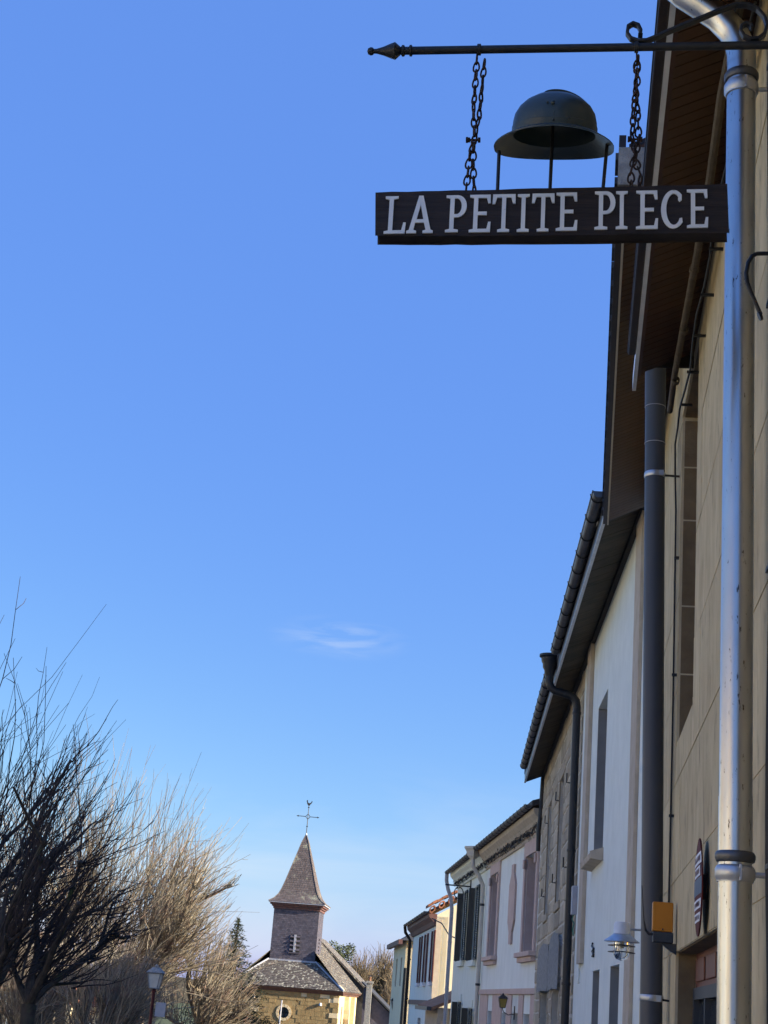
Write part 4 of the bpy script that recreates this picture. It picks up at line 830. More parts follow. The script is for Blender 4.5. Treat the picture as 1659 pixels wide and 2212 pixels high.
def build_far_pipes():
    s = 10.05
    h = thing('cream_downpipe', 'cream downpipe with square hopper between pink and shuttered houses', 'downpipe', D.pt(s, .1, -3))
    MB().lathe(D.pt(s,.40,3.85), [(.22,.22),(.24,.22),(.24,.17),(.19,.1),(.16,-.02),(.08,-.1)], 4).build('hopper', M_creampipe, h); MB().tube([D.pt(s,.40,3.78), D.pt(s,.38,3.55), D.pt(s,.2,3.3), D.pt(s,.10,3.1), D.pt(s,.09,2.8), D.pt(s,.09,-3)], .055, 12).build('pipe', M_creampipe, h, smooth=True)
    for z in (2.6, .6): ringclamp(h, D, s, .09, z, .055, M_iron, .03)
    s = 17.98; h = thing('grey_blue_downpipe', 'pale grey downpipe at the far end of the shuttered house', 'downpipe', D.pt(s, .1, -3.2))
    MB().tube([D.pt(s,.36,3.95), D.pt(s,.36,3.75), D.pt(s,.3,3.5), D.pt(s,.18,3.2), D.pt(s,.14,2.9), D.pt(s,.14,-3.2)], .06, 12).build('pipe', M_lilac, h, smooth=True)
    for z in (1.9, .5, -.2): ringclamp(h, D, s, .14, z, .06, M_lilac, .03)
    s = 11.75; h = thing('maroon_downpipe', 'thin dark downpipe at the far corner of the cream house', 'downpipe', G.pt(s, .1, -3.9)); MB().tube([G.pt(s,.40,3.15), G.pt(s,.36,2.9), G.pt(s,.14,2.6), G.pt(s,.12,-3.9)], .07, 10).build('pipe', M_blackbrown, h, smooth=True)
    for z in (1.8, .2): ringclamp(h, G, s, .12, z, .07, M_iron, .03)
    # overhead cable from the cream gable
    c = [G.pt(.0-.3,.2,2.95), G.pt(-1.5,-.05,2.75), G.pt(-3,-.2,2.3), G.pt(-5,-.4,2.1), G.pt(-8,-.55,2.3), D.pt(18.0,-.1,2.65)]
    o = MB().tube(c, .022, 5).build('overhead_cable', M_cable, None, loc=c[0]); tag(o, 'black cable drooping from the cream gable to the shuttered house', 'cable')
build_far_pipes()
def build_wall_lantern(name, label, F, s, t, z, sc, glass, body, up=False):
    """tapered four-sided lantern on a curved arm"""
    p = F.pt(s, t, z); h = thing(name, label, 'lantern', p)
    a, b, hh = .10*sc, .16*sc, .36*sc
    q = lambda r, zz: [p+F.d*r*i+F.n*r*j+np.array([0,0,zz]) for i, j in ((-1,-1),(1,-1),(1,1),(-1,1))]
    lo, hi = q(a*.95, 0), q(b*.95, hh); m = MB()
    for i in range(4): MB().quad(lo[i], lo[(i+1)%4], hi[(i+1)%4], hi[i]).build('pane', glass, h)
    lo, hi = q(a, 0), q(b, hh)
    for i in range(4): m.tube([lo[i], hi[i]], .012*sc, 4); m.tube([lo[i], lo[(i+1)%4]], .012*sc, 4); m.tube([hi[i], hi[(i+1)%4]], .014*sc, 4)
    m.build('lantern_frame', body, h)
    m = MB(); e, f_ = q(b*1.25, hh+.01), q(b*.45, hh+.14*sc)
    m.add(e+f_, [(0,1,5,4),(1,2,6,5),(2,3,7,6),(3,0,4,7),(4,5,6,7),(0,1,2,3)]); m.lathe(p+np.array([0,0,hh+.13*sc]), [(b*.3,0),(b*.3,.05*sc),(b*.1,.08*sc),(.001,.1*sc)], 8); m.build('lantern_roof', body, h)
    return h, p
def build_lanterns():
    h, p = build_wall_lantern('wall_lantern', 'amber glass wall lantern on curved arm at the pink house', D, 3.4, .27, .07, .52, M_amber, M_iron)
    MB().tube([p, p-np.array([0,0,.03]), D.pt(3.4,.24,-.02), D.pt(3.4,.14,-.07), D.pt(3.4,.06,-.05), D.pt(3.4,.01,-.06)], .010, 6).build('arm', M_iron, h); MB().box(D, 3.38, 3.42, .0, .02, -.16, .12).build('wall_plate', M_iron, h)
    # street lantern on a post in front of the trees
    g = at(333, 2135, 38); F = Fr(g[0], g[1], 10)
    h, p = build_wall_lantern('street_lantern', 'street lantern on maroon post in front of the bare trees', F, 0, 0, g[2], .95, M_milk, M_grey)
    gr = gz(38); MB().lathe((g[0],g[1],0), [(.11,gr),(.11,gr+.5),(.06,gr+.6),(.045,gr+.7),(.04,g[2]-.1),(.06,g[2]-.06),(.03,g[2])], 12).build('post', M_post, h, smooth=True)
    n = MB().box(F, -.02, .02, -.33, -.09, g[2]-.62, g[2]-.30).build('post_sign', M_lilac, h)
    # lantern far down the street
    g = at(854, 2185, 86); F = Fr(g[0], g[1], 0); h, p = build_wall_lantern('street_lantern', 'small distant street lantern right of the church', F, 0, 0, g[2], 1.5, M_milk, M_iron); MB().lathe((g[0],g[1],0), [(.05,gz(86)),(.05,g[2])], 8).build('post', M_iron, h)
    # iron bracket on the shuttered house
    s = 13.9; b = MB().tube([D.pt(s,.0,3.32), D.pt(s,.75,3.32)], .022, 6); b.tube([D.pt(s,.35+.13*math.cos(R(a)),3.12+.16*math.sin(R(a))) for a in range(90, 460, 25)], .015, 5); b.tube([D.pt(s,.02,3.65), D.pt(s,.02,2.9)], .02, 5)
    o = b.build('iron_bracket', M_iron, None, loc=D.pt(s,0,3.0)); tag(o, 'black iron bracket with ring under the eave of the shuttered house', 'bracket')
    g = at(874, 2120, 74); o = MB().tube([(g[0],g[1],gz(74)), (g[0],g[1],g[2]+.6)], [.11,.09], 10).build('utility_pole', M_iron, None, smooth=True, loc=(g[0],g[1],gz(74))); tag(o, 'plain black pole beside the beige house beyond', 'pole')
    g = at(612, 2100, 109); o = MB().tube([(g[0],g[1],gz(109)), (g[0]+.08,g[1],-.45)], [.07,.05], 8).build('light_mast', M_lead, None, smooth=True, loc=(g[0],g[1],gz(109))); tag(o, 'thin pale mast standing before the round church window', 'mast')
build_lanterns()

# ================================================================== church
def build_church():
    K = Fr(-.112-.32, 112.3, 5.0); W = 7.36; ze = .40; s0, s1, t0, t1 = 1.75, 5.0, 2.05, 5.31; zr = ze+.97*(W/2+.3); zt0, zt1 = 2.25, 5.85; c = (s0+s1)/2, (t0+t1)/2
    h = thing('church', 'golden stone village church with violet slate tower and flared spire', 'church', K.pt(0, W/2, -5.6))
    zg = -5.8; oc = (3.72, -1.27)
    # facade with a round window
    m = MB(); n = 28; ring = [(oc[0]+.36*math.cos(2*math.pi*i/n), oc[1]+.36*math.sin(2*math.pi*i/n)) for i in range(n)]
    box = []
    for i in range(n):
        a = 2*math.pi*i/n; k = .9/max(abs(math.cos(a)), abs(math.sin(a))); box.append((oc[0]+k*math.cos(a), oc[1]+k*math.sin(a)))
    for i in range(n):
        j = (i+1) % n; m.quad(K.pt(-.001,*ring[i]), K.pt(-.001,*ring[j]), K.pt(-.001,*box[j]), K.pt(-.001,*box[i])); m.quad(K.pt(-.001,*ring[i]), K.pt(-.001,*ring[j]), K.pt(.3,*ring[j]), K.pt(.3,*ring[i]))
    for a, b, c_, d in ((0,oc[0]-.9,zg,ze), (oc[0]+.9,W,zg,ze), (oc[0]-.9,oc[0]+.9,zg,oc[1]-.9), (oc[0]-.9,oc[0]+.9,oc[1]+.9,ze)): m.quad(K.pt(-.001,a,c_), K.pt(-.001,b,c_), K.pt(-.001,b,d), K.pt(-.001,a,d))
    m.quad(K.pt(0,W,zg), K.pt(16,W,zg), K.pt(16,W,ze), K.pt(0,W,ze))
    wl = m.build('wall', M_gold, h)
    sw = MB().quad(K.pt(0,0,zg), K.pt(16,0,zg), K.pt(16,0,ze), K.pt(0,0,ze)).build('side_wall', M_goldl, h)
    MB().add([K.pt(.25,*p) for p in ring], [tuple(range(n))]).build('round_window', M_glass, h)
    m = MB(); m.tube([K.pt(.22,oc[0]-.36,oc[1]), K.pt(.22,oc[0]+.36,oc[1])], .03, 4); m.tube([K.pt(.22,oc[0],oc[1]-.36), K.pt(.22,oc[0],oc[1]+.36)], .03, 4); m.build('window_bar', M_iron, h)
    for i in range(12):
        a0, a1 = 2*math.pi*i/12+.03, 2*math.pi*(i+1)/12-.03; q = [(oc[0]+r*math.cos(a), oc[1]+r*math.sin(a)) for r, a in ((.37,a0),(.37,a1),(.55,a1),(.55,a0))]
        MB().prism([K.pt(-.06,*p) for p in q], K.d*.05).build('ring_stone', M_goldl, h)
    z = -2.4; cnt = 0
    while z < ze-.28:
        hh = random.uniform(.22, .36); t = -random.uniform(0,.3)
        while t < W:
            ln = random.uniform(.35, .75); a, b = max(.02,t), min(W-.02,t+ln); t += ln
            if b-a < .15: continue
            if abs((a+b)/2-oc[0]) < .62+(b-a)/2 and abs(z+hh/2-oc[1]) < .62+hh/2: continue
            o = random.uniform(.012,.032); MB().box(K, -o, .05, a+.008, b-.008, z+.008, min(ze-.26,z+hh)-.008).build('stone', M_gold if random.random() > .03 else M_goldl, wl)
        z += hh
    for a, b in ((.02,.5), (.02,.75), (.02,.45)):
        pass
    z = -2.4; k = 0
    while z < ze-.3: MB().box(K, -.07, .3, -.06, .55 if k % 2 else .32, z+.01, min(ze-.27, z+.34)-.01)  .build('quoin', M_gold if k % 3 else M_goldl, h); z += .34; k += 1
    for a, b in ((5.2,6.0), (10.5,11.4)): MB().box(K, a, b, -.32, -.002, zg, ze-.3).build('buttress', M_goldl, h)
    for a in (3.0, 8.0, 13): MB().box(K, a, a+.8, -.012, .02, -3.4, -.6).build('side_window', M_glass, h)
    # cornice
    m = MB(); pr = [(-.02,ze-.25),(-.10,ze-.25),(-.14,ze-.15),(-.26,ze-.10),(-.34,ze+.02),(-.02,ze+.02)]
    m.prism([K.pt(s,-.34,z) for s, z in pr], K.n*(W+.68)); m.prism([K.pt(-.02,s,z) for s, z in pr], K.d*16.3); m.build('cornice', M_corn, h)
    # roofs: front hip, two long slopes
    m = MB(); e = .36; zz = ze+.03
    slates(m, K.pt(-e,W+e,zz), K.pt(-e,-e,zz), K.pt(s0,t0-.06,zt0), K.pt(s0,t1+.06,zt0), .2, .17, .03)
    m.build('front_slates', M_slatel, h)['kind'] = 'stuff'
    m = MB(); slates(m, K.pt(-e,-e,zz), K.pt(16.2,-e,zz), K.pt(16.2,W/2,zr+.3), K.pt(s0+1.2,W/2,zr+.3), .22, .2, .03); m.build('side_slates', M_slatel, h)['kind'] = 'stuff'
    m = MB(); m.quad(K.pt(-e,W+e,zz-.02), K.pt(-e,-e,zz-.02), K.pt(s0,t0-.06,zt0-.03), K.pt(s0,t1+.06,zt0-.03)); m.quad(K.pt(-e,-e,zz-.02), K.pt(16.2,-e,zz-.02), K.pt(16.2,W/2,zr+.27), K.pt(s0+1.2,W/2,zr+.27)); m.quad(K.pt(-e,W+e,zz-.02), K.pt(16.2,W+e,zz-.02), K.pt(16.2,W/2,zr+.27), K.pt(s0+1.2,W/2,zr+.27)); m.quad(K.pt(16.1,-e,zz), K.pt(16.1,W+e,zz), K.pt(16.1,W/2,zr+.25)); m.build('roof', M_slatel, h)
    for q in ((K.pt(-e,-e,zz+.03), K.pt(s0,t0-.06,zt0+.04)), (K.pt(-e,W+e,zz+.03), K.pt(s0,t1+.06,zt0+.04))): MB().tube(q, .075, 6).build('hip_flashing', M_lead, h)
    MB().tube([K.pt(-e+.9,-e+.05,zz+.09), K.pt(s0+.3,t0-.2,zt0+.02)], .06, 5).build('valley_flashing', M_goldl, h)
    m = MB(); m.box(K, s0-.07, s1, t0-.07, t1+.07, zt0-.08, zt0+.06); m.build('tower_flashing', M_lead, h)
    # tower
    m = MB(); m.box(K, s0, s1, t0, t1, zt0-1.5, zt1); tw = m.build('tower', M_slate, h)
    m = MB(); lean = 0
    slates(m, K.pt(s0,t1,zt0+.06), K.pt(s0,t0,zt0+.06), K.pt(s0,t0,zt1), K.pt(s0,t1,zt1), .19, .13, .018)
    slates(m, K.pt(s0,t0,zt0-.3), K.pt(s1,t0,zt0-.3), K.pt(s1,t0,zt1), K.pt(s0,t0,zt1), .19, .13, .018)
    slates(m, K.pt(s1,t1,zt0-.3), K.pt(s0,t1,zt0-.3), K.pt(s0,t1,zt1), K.pt(s1,t1,zt1), .19, .13, .018)
    m.build('tower_slates', M_slate, tw)['kind'] = 'stuff'
    tc, zl0, zl1 = (t0+t1)/2-.10, 2.85, 4.05
    for a in (-.34, .10):
        w = MB().box(K, s0-.035, s0-.02, tc+a, tc+a+.26, zl0, zl1).build('belfry_opening', M_dark, h)
        for k in range(4): zz_ = zl0+.1+k*.3; MB().box8([K.pt(s0-.04,tc+a,zz_+.12), K.pt(s0-.04,tc+a+.26,zz_+.12), K.pt(s0-.12,tc+a+.26,zz_), K.pt(s0-.12,tc+a,zz_), K.pt(s0-.04,tc+a,zz_+.15), K.pt(s0-.04,tc+a+.26,zz_+.15), K.pt(s0-.12,tc+a+.26,zz_+.03), K.pt(s0-.12,tc+a,zz_+.03)]).build('louvre', M_slate, w)
    MB().box(K, s0-.10, s0-.02, tc-.07, tc+.09, zl0, zl1).build('belfry_mullion', M_lead, h); MB().box(K, s0-.10, s0-.02, tc-.42, tc+.42, zl0-.09, zl0-.01).build('belfry_sill', M_slate, h)
    for k in range(5): MB().box(K, (s0+s1)/2-.3, (s0+s1)/2+.3, t0-.09, t0-.02, zl0+k*.25, zl0+k*.25+.08).build('louvre', M_slate, tw)
    # tower cornice and spire
    m = MB(); hw = (t1-t0)/2; sc, tcn = c
    for a, z0, z1 in ((hw+.08,zt1-.06,zt1+.10),(hw+.18,zt1+.10,zt1+.22),(hw+.30,zt1+.22,zt1+.34)): m.box(K, sc-a, sc+a, tcn-a, tcn+a, z0, z1)
    m.build('tower_cornice', M_corn, h); a = hw+.40; m = MB(); m.box(K, sc-a, sc+a, tcn-a, tcn+a, zt1+.342, zt1+.42); m.build('spire_gutter', M_lead, h)
    zb = zt1+.42; zp = 11.25; prof = [(2.05,0),(1.72,.22),(1.45,.55),(1.27,.95),(1.06,1.6),(.80,2.5),(.52,3.45),(.25,4.4),(.03,zp-zb)]
    m = MB(); core = MB(); lastc = None
    for (r0, h0), (r1, h1) in zip(prof, prof[1:]):
        for k in range(4):
            q = lambda r, kk: (( -r, -r), (r, -r), (r, r), (-r, r))[kk % 4]
            P = lambda r, kk, hh: K.pt(sc+q(r,kk)[0], tcn+q(r,kk)[1], zb+hh)
            slates(m, P(r0,k,h0), P(r0,k+1,h0), P(r1,k+1,h1), P(r1,k,h1), .19, .14, .016); core.quad(P(r0-.03,k,h0), P(r0-.03,k+1,h0), P(max(.01,r1-.03),k+1,h1), P(max(.01,r1-.03),k,h1))
    sp_ = core.build('spire', M_spire, h); m.build('spire_slates', M_spire, sp_)['kind'] = 'stuff'
    for k in range(4): MB().tube([K.pt(sc+x*r, tcn+y*r, zb+hh+.02) for r, hh in prof for x, y in (((-1,-1),(1,-1),(1,1),(-1,1))[k],)], .035, 5).build('spire_hip', M_spire, sp_)
    MB().lathe(K.pt(sc,tcn,zp-.75), [(.26,0),(.22,.08),(.05,.85),(.03,.95)], 4).build('spire_cap', M_lead, sp_)
    # cross and weathercock
    b = K.pt(sc, tcn, 0); u = np.array([1.,.1,0])/1.005; zc = 12.62
    v = MB(); v.tube([b+np.array([0,0,zp]), b+np.array([0,0,13.45])], [.035,.025], 6); v.tube([b-u*.72+np.array([0,0,zc]), b-u*.13+np.array([0,0,zc])], .025, 5); v.tube([b+u*.72+np.array([0,0,zc]), b+u*.13+np.array([0,0,zc])], .025, 5)
    dm = [b+u*.17+np.array([0,0,zc]), b+np.array([0,0,zc+.2]), b-u*.17+np.array([0,0,zc]), b+np.array([0,0,zc-.2])]
    for i in range(4): v.tube([dm[i], dm[(i+1)%4]], .022, 5)
    for sg in (-1, 1): v.prism([b+u*sg*.86+np.array([0,-.015,zc]), b+u*sg*.68+np.array([0,-.015,zc+.07]), b+u*sg*.72+np.array([0,-.015,zc]), b+u*sg*.68+np.array([0,-.015,zc-.07])], (0,.03,0))
    for zz_ in (11.9, 13.3): v.lathe(b+np.array([0,0,zz_]), [(.02,-.06),(.06,-.02),(.06,.02),(.02,.06)], 8)
    v.build('cross', M_iron, h)
    ck = [(-.03,0),(.05,0),(.10,.10),(.17,.16),(.24,.28),(.25,.36),(.19,.36),(.16,.28),(.10,.22),(.0,.19),(-.09,.24),(-.12,.34),(-.10,.41),(-.16,.42),(-.20,.36),(-.22,.32),(-.17,.28),(-.17,.18),(-.12,.09)]
    MB().prism([b+u*x*.95+np.array([0,-.02,13.42+z]) for x, z in ck], (0,.04,0)).build('weathercock', M_iron, h)
    # choir behind; the gable's shade is put into its dark slate colour
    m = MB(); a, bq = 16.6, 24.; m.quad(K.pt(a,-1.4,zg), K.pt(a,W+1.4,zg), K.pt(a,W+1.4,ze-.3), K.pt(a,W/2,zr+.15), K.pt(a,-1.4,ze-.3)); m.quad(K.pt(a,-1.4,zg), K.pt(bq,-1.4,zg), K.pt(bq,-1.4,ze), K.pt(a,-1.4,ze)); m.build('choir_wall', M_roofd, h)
    m = MB()
    for sg in (-1, 1):
        tt = W/2+sg*(W/2+1.7); m.box8([K.pt(a-.2,tt,ze-.55), K.pt(bq,tt,ze-.55), K.pt(bq,W/2,zr+.15), K.pt(a-.2,W/2,zr+.15), K.pt(a-.2,tt,ze-.38), K.pt(bq,tt,ze-.38), K.pt(bq,W/2,zr+.34), K.pt(a-.2,W/2,zr+.34)])
    m.build('choir_roof', M_slatel, h)
    MB().lathe(K.pt(-.12,5.9,-.35), [(.0,.12),(.06,.1),(.09,-.05),(.07,-.1),(0,-.12)], 8).build('floodlight', M_wht, h); MB().lathe(K.pt(-.12,1.2,-.55), [(.0,.12),(.08,.1),(.11,-.05),(.07,-.1),(0,-.12)], 8).build('floodlight', M_wht, h)
build_church()
def build_dark_house():
    F = Fr(1.2, 96, 3); h = thing('dark_roofed_house', 'house with dark slate slope and tall grey chimney right of the church', 'house', F.pt(0, 0, -5.2))
    g = lambda x: 1.24*.72+.25-.89*(x-.2)
    m = MB(); m.box8([F.pt(0,.1,-6), F.pt(9,.1,-6), F.pt(9,-3.4,-6), F.pt(0,-3.4,-6), F.pt(0,.1,.75), F.pt(9,.1,.75), F.pt(9,-3.4,-2.2), F.pt(0,-3.4,-2.2)]); m.build('wall', M_slate, h)
    m = MB(); m.box8([F.pt(-.25,.25,.95), F.pt(9,.25,.95), F.pt(9,-3.9,-2.55), F.pt(-.25,-3.9,-2.55), F.pt(-.25,.25,1.05), F.pt(9,.25,1.05), F.pt(9,-3.9,-2.42), F.pt(-.25,-3.9,-2.42)]); m.build('roof', M_roofd, h)
    MB().box(F, -.27, -.24, -3.9, .25, -2.6, -2.45).build('verge', M_lead, h)
    c = MB(); c.box(F, -.75, -.28, -.40, -.08, -6, .95); c.box(F, -.80, -.23, -.45, -.03, .95, 1.08); c.box(F, -.78, -.25, -.43, -.05, -1.4, -1.25); c = c.build('chimney', M_grey, h)
    for k in (0, 1): MB().lathe(F.pt(-.62+.22*k,-.24,1.08), [(.09,0),(.07,.16),(.10,.19),(.10,.24),(.05,.24)], 10).build('chimney_pot', M_tileb, c)
    MB().box8([F.pt(-.7,-.5,1.36), F.pt(-.3,-.5,1.36), F.pt(-.3,.0,1.40), F.pt(-.7,.0,1.40), F.pt(-.7,-.5,1.40), F.pt(-.3,-.5,1.40), F.pt(-.3,.0,1.44), F.pt(-.7,.0,1.44)]).build('chimney_cowl', M_iron, c)
build_dark_house()
def build_left_houses():
    F = Fr(-10.4, 60, 20); h = thing('orange_roofed_house', 'beige house with orange tiled roof glimpsed between the tree trunks', 'house', F.pt(0, 1, -3.8))
    wall(F, 0, 7, -4, -1.0, [(1,2,-3,-1.6)], .2, t=0).build('side_wall', M_ygable, h); window(F, h, 1, 2, -3, -1.6, .19, M_wht, 1)
    MB().quad(F.pt(0,0,-4), F.pt(0,1.7,-4), F.pt(0,1.7,-1.0), F.pt(0,0,-1.0)).build('wall', M_beige, h)
    MB().quad(F.pt(0,1.7,-4), F.pt(7,1.7,-4), F.pt(7,1.7,-1), F.pt(0,1.7,-1)).build('far_wall', M_beige, h)
    m = MB(); slates(m, F.pt(-.15,1.9,-1.02), F.pt(-.15,-.15,-1.02), F.pt(.6,.2,-.42), F.pt(.6,1.6,-.42), .25, .16, .04); slates(m, F.pt(-.15,-.15,-1.02), F.pt(7,-.15,-1.02), F.pt(6.4,.9,-.1), F.pt(.6,.2,-.42), .25, .16, .04); m.build('tiles', M_tile, h)['kind'] = 'stuff'
    m = MB(); m.quad(F.pt(-.15,1.9,-1.05), F.pt(-.15,-.15,-1.05), F.pt(.6,.2,-.45), F.pt(.6,1.6,-.45)); m.quad(F.pt(-.15,-.15,-1.05), F.pt(7,-.15,-1.05), F.pt(6.4,.9,-.13), F.pt(.6,.2,-.45)); m.build('roof', M_tile, h)
    MB().tube([F.pt(-.1,-.1,-1.05), F.pt(-.1,-.1,-4)], .06, 8).build('downpipe', M_wht, h)
    F = Fr(-11.6, 58, 80); h = thing('white_cottage', 'white cottage with brown tiled roof at the left edge behind the trunks', 'house', F.pt(0, -2, -3.8))
    F = Fr(-11.6, 58, 0)
    m = MB(); m.quad(F.pt(0,0,-4), F.pt(0,6,-4), F.pt(0,6,-.65), F.pt(0,0,-.65)); m.quad(F.pt(0,0,-4), F.pt(6,0,-4), F.pt(6,0,-.65), F.pt(0,0,-.65)); m.build('wall', M_white, h)
    MB().box(F, -.02, .0, .5, 1.3, -2.2, -1.0).build('window', M_glass, h)
    m = MB(); slates(m, F.pt(-.2,6.2,-.66), F.pt(-.2,-.2,-.66), F.pt(2.5,-.2,1.5), F.pt(2.5,6.2,1.5), .25, .2, .04); m.build('tiles', M_tileb, h)['kind'] = 'stuff'; MB().quad(F.pt(-.2,6.2,-.69), F.pt(-.2,-.2,-.69), F.pt(2.5,-.2,1.47), F.pt(2.5,6.2,1.47)).build('roof', M_tileb, h)
build_left_houses()

# ================================================================== trees
def norm(v): return v/(np.linalg.norm(v)+1e-9)
def pollard(label, base, cen, rad, lr, stems, nshoot, mt, mb, r0, seed, tr=.14, group='pollarded trees on the square', fork=1.1):
    rng = np.random.default_rng(seed); base = np.array(base, float); cen = np.array(cen, float); rad = np.array(rad, float)
    h = thing('pollarded_tree', label, 'tree', base, group)
    nodes = []; lm = MB()
    for k in range(stems):
        off = np.array([(k-(stems-1)/2)*.42*tr/.14, rng.uniform(-.15,.15), 0]); b = base+off
        top = np.array([b[0]+rng.uniform(-.15,.15), b[1]+rng.uniform(-.2,.2), cen[2]+rng.uniform(-.1,.35)*fork])
        mid = (b+top)/2+rng.normal(0,.05,3); MB().tube([b-np.array([0,0,.3]), b+(mid-b)*.4, mid, mid+(top-mid)*.6, top], [tr*1.25,tr*1.05,tr,tr*.95,tr*1.1], 10).build('trunk', mb, h, smooth=True)
        for q in range(9 if stems == 1 else 6):
            az = rng.uniform(0, 2*math.pi); el = rng.choice([.25,.5,.8,1.1,1.35])+rng.uniform(-.15,.15); d = np.array([math.cos(az)*math.cos(el), math.sin(az)*math.cos(el), math.sin(el)])
            L = min(lr/max(.25, math.cos(el)), rad[2]*.40)*rng.uniform(.7,1.1); p = top.copy(); pts = [p.copy()]; rr = [tr*.62]
            for i in range(5):
                d = norm(d+rng.normal(0,.16,3)+np.array([0,0,.10])); p = p+d*L/5; pts.append(p.copy()); rr.append(tr*(.55-.075*i)); nodes.append((p.copy(), d.copy()))
                if rng.random() < .55:
                    dd = norm(d+rng.normal(0,.6,3)); pp = p.copy(); sp_ = [pp.copy()]; sr = [tr*.3]
                    for j in range(3): dd = norm(dd+rng.normal(0,.2,3)+np.array([0,0,.15])); pp = pp+dd*L/7; sp_.append(pp.copy()); sr.append(tr*(.26-.05*j)); nodes.append((pp.copy(), dd.copy()))
                    lm.tube(sp_, sr, 6)
            lm.tube(pts, rr, 7); q_ = pts[-1]; lm.lathe(q_, [(.01,-tr*.5),(tr*.42,-tr*.25),(tr*.55,.1*tr),(tr*.35,tr*.4),(.01,tr*.5)], 7)
    lm.build('limbs', mb, h, smooth=True)
    tw = MB()
    for i in range(nshoot):
        p, d = nodes[rng.integers(len(nodes))]; p = p+rng.normal(0,.04,3)
        out = (p-cen)/rad; u = norm(out*np.array([1.7,1.7,.8])+np.array([0,0,.50])+d*.30+rng.normal(0,.27,3))
        if u[2] < .02: u[2] = abs(u[2])+.05; u = norm(u)
        a = (u/rad)@(u/rad); bb = 2*((p-cen)/rad)@(u/rad); c = ((p-cen)/rad)@((p-cen)/rad)-1; disc = bb*bb-4*a*c
        if disc <= 0: continue
        L = (-bb+math.sqrt(disc))/(2*a)*(rng.uniform(.35,1.0)**.8)*rng.uniform(.85,1.04)
        if L < .15: continue
        k = 8; pts = [p]; dv = u.copy(); th = rng.uniform(.75,1.5); upb = rng.uniform(.01,.075)
        for j in range(k):
            dv = norm(dv+rng.normal(0,.11,3)+np.array([0,0,upb])); pts.append(pts[-1]+dv*L/k)
        rr = [r0*th*(1.55-1.1*j/k) for j in range(k+1)]; tw.tube(pts, rr, 3, cap=False)
        for q in range(rng.integers(0,5)):
            j = rng.integers(1,k); b2 = pts[j]; dd = norm(norm(pts[j]-pts[j-1])+rng.normal(0,.38,3)); l2 = min(.9, L*rng.uniform(.04,.26)); m2 = b2+dd*l2*.5; dd = norm(dd+rng.normal(0,.2,3)+np.array([0,0,.15]))
            tw.tube([b2, m2, m2+dd*l2*.5], [r0*th*.75,r0*th*.6,r0*th*.4], 3, cap=False)
    tw.build('shoots', mt, h)
    return h
g = gz(21.5)
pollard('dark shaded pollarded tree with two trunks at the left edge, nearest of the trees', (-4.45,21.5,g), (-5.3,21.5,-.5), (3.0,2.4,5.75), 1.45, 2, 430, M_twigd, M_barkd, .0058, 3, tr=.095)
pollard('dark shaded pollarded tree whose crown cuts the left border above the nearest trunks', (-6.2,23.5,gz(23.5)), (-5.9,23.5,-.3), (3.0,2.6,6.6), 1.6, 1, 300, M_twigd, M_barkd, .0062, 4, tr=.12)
g = gz(55); EC, ER = (-9.2,55,-.9), (6.5,4.6,10.0)
pollard('sunlit bare pollarded tree with tan shoots behind the street lantern', (-6.9,55,g), EC, ER, 2.7, 1, 950, M_twigm, M_barkm, .0094, 11, tr=.22)
pollard('bare pollarded tree behind the dark trunks, left of the lantern tree', (-9.6,54,g), EC, ER, 2.7, 2, 820, M_twigm, M_barkm, .0094, 12, tr=.17)
pollard('farthest bare pollarded tree at the left edge, mostly hidden by the dark tree', (-12.6,56,g), EC, ER, 2.4, 1, 650, M_twigm, M_barkm, .009, 13, tr=.2)
pollard('low bare pollarded tree with tan shoots just left of the church front', (-5.0,57,gz(57)), (-6.2,57,-1.9), (3.6,3.2,6.0), 1.7, 1, 620, M_twigm, M_barkm, .0092, 14, tr=.17)
pollard('low spreading bare tree filling the gap left of the street lantern', (-6.4,43,gz(43)), (-6.9,43,-2.0), (3.0,2.6,4.2), 2.0, 1, 620, M_twigm, M_barkm, .0080, 15, tr=.16)
pollard('low bare tree between the dark trunks, before the orange roof', (-8.6,44,gz(44)), (-9.0,44,-2.2), (2.8,2.6,4.4), 1.9, 2, 620, M_twigm, M_barkm, .0080, 16, tr=.13)
def far_tree(label, x, Y, ztop, rx, seed, n=520, m=None):
    z0 = gz(Y); pollard(label, (x,Y,z0), (x,Y,z0+ (ztop-z0)*.42), (rx,rx,(ztop-z0)*.6), rx*.6, 1, n, m or M_twigf, M_barkm, .022, seed, tr=.2, group='bare trees beyond the church', fork=.4)
far_tree('brown bare tree just right of the church roof', 1.2, 150, 5.0, 3.2, 31, 800)
far_tree('tallest brown bare tree beyond the church, behind the chimney', 3.3, 156, 5.9, 3.0, 32, 900)
far_tree('brown bare tree beyond the church next to the beige house', 5.9, 152, 5.2, 3.2, 33, 800)
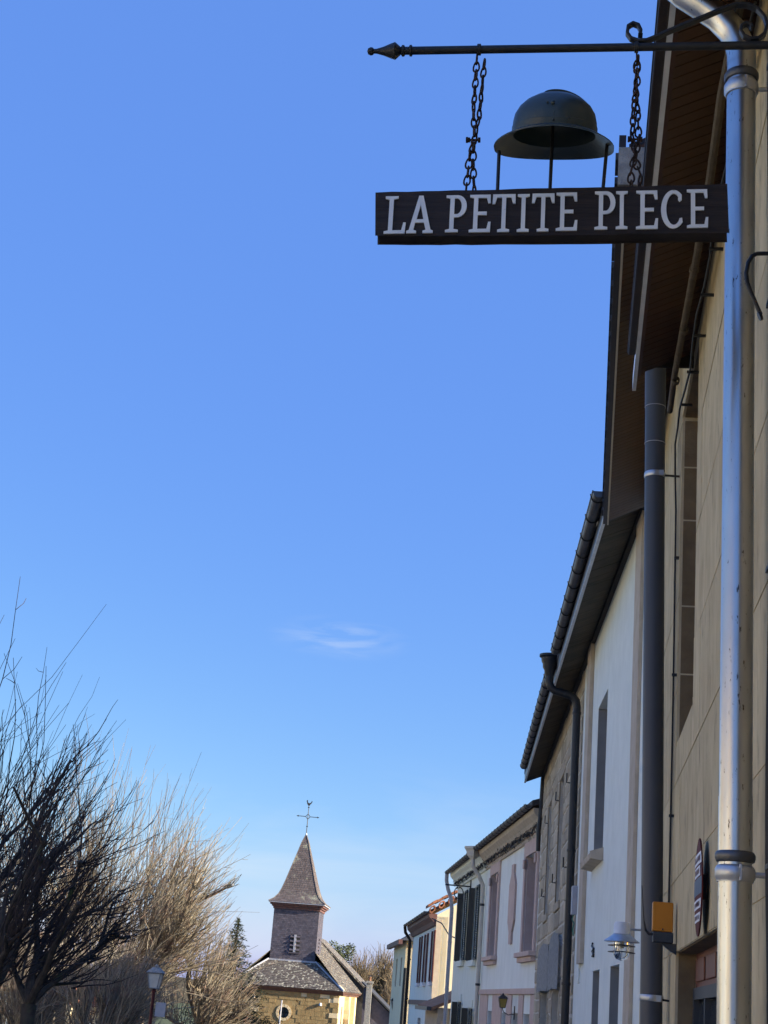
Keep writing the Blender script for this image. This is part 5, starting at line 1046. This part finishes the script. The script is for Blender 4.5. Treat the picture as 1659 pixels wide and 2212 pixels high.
far_tree('dark brown bare tree nearer the distant street lantern', 3.9, 118, 2.4, 2.4, 34, 500)
far_tree('low brown bare tree in the gap left of the far pole', 4.9, 135, 3.4, 2.5, 35, 500)
def conifer():
    t = at(515, 1985, 90); rng = np.random.default_rng(5); x, y, zt = t; z0 = gz(90)
    h = thing('conifer_tree', 'dark green conifer rising between the bare trees and the church', 'tree', (x,y,z0)); MB().tube([(x,y,z0), (x,y,zt-.2)], [.22,.03], 8).build('trunk', M_barkd, h)
    m = MB(); z = zt
    while z > z0+1:
        R_ = .10+(zt-z)*.52
        for k in range(int(6+R_*6)):
            az = rng.uniform(0,2*math.pi); L = R_*rng.uniform(.55,1.1); n = int(4+L*9)
            for j in range(n):
                f = j/n; r = L*f; p = np.array([x+r*math.cos(az), y+r*math.sin(az), z-.22*L*f+.12*L*f*f+rng.uniform(-.06,.06)])
                for q in range(2):
                    a = norm(np.array([math.cos(az),math.sin(az),.1])+rng.normal(0,.6,3))*rng.uniform(.10,.22); b = norm(rng.normal(0,1,3))*.03; m.add([p-b, p+b, p+a], [(0,1,2)])
        z -= .15
    m.build('crown', M_needle, h)
conifer()
def evergreen():
    t = at(722, 2030, 150); rng = np.random.default_rng(9); z0 = gz(150); h = thing('evergreen_tree', 'rounded green tree peeping over the church roof', 'tree', (t[0],150,z0)); MB().tube([(t[0],150,z0), (t[0],150,1)], [.3,.15], 8).build('trunk', M_barkm, h); m = MB()
    cl = [(np.array([t[0]+rng.normal(0,1.1), 150+rng.normal(0,1.0), t[2]-1.6+rng.normal(0,.9)]), rng.uniform(.5,1.0)) for k in range(26)]
    cl = [(c, r) for c, r in cl if c[2]+r < t[2]+.15]
    for c, r in cl:
        for i in range(170):
            d = norm(rng.normal(0,1,3)); p = c+d*r*rng.uniform(.6,1.); a, b = norm(rng.normal(0,1,3))*.10, norm(rng.normal(0,1,3))*.07; m.add([p-a, p+b, p+a, p-b], [(0,1,2,3)])
    m.build('crown', M_leaf, h)
evergreen()
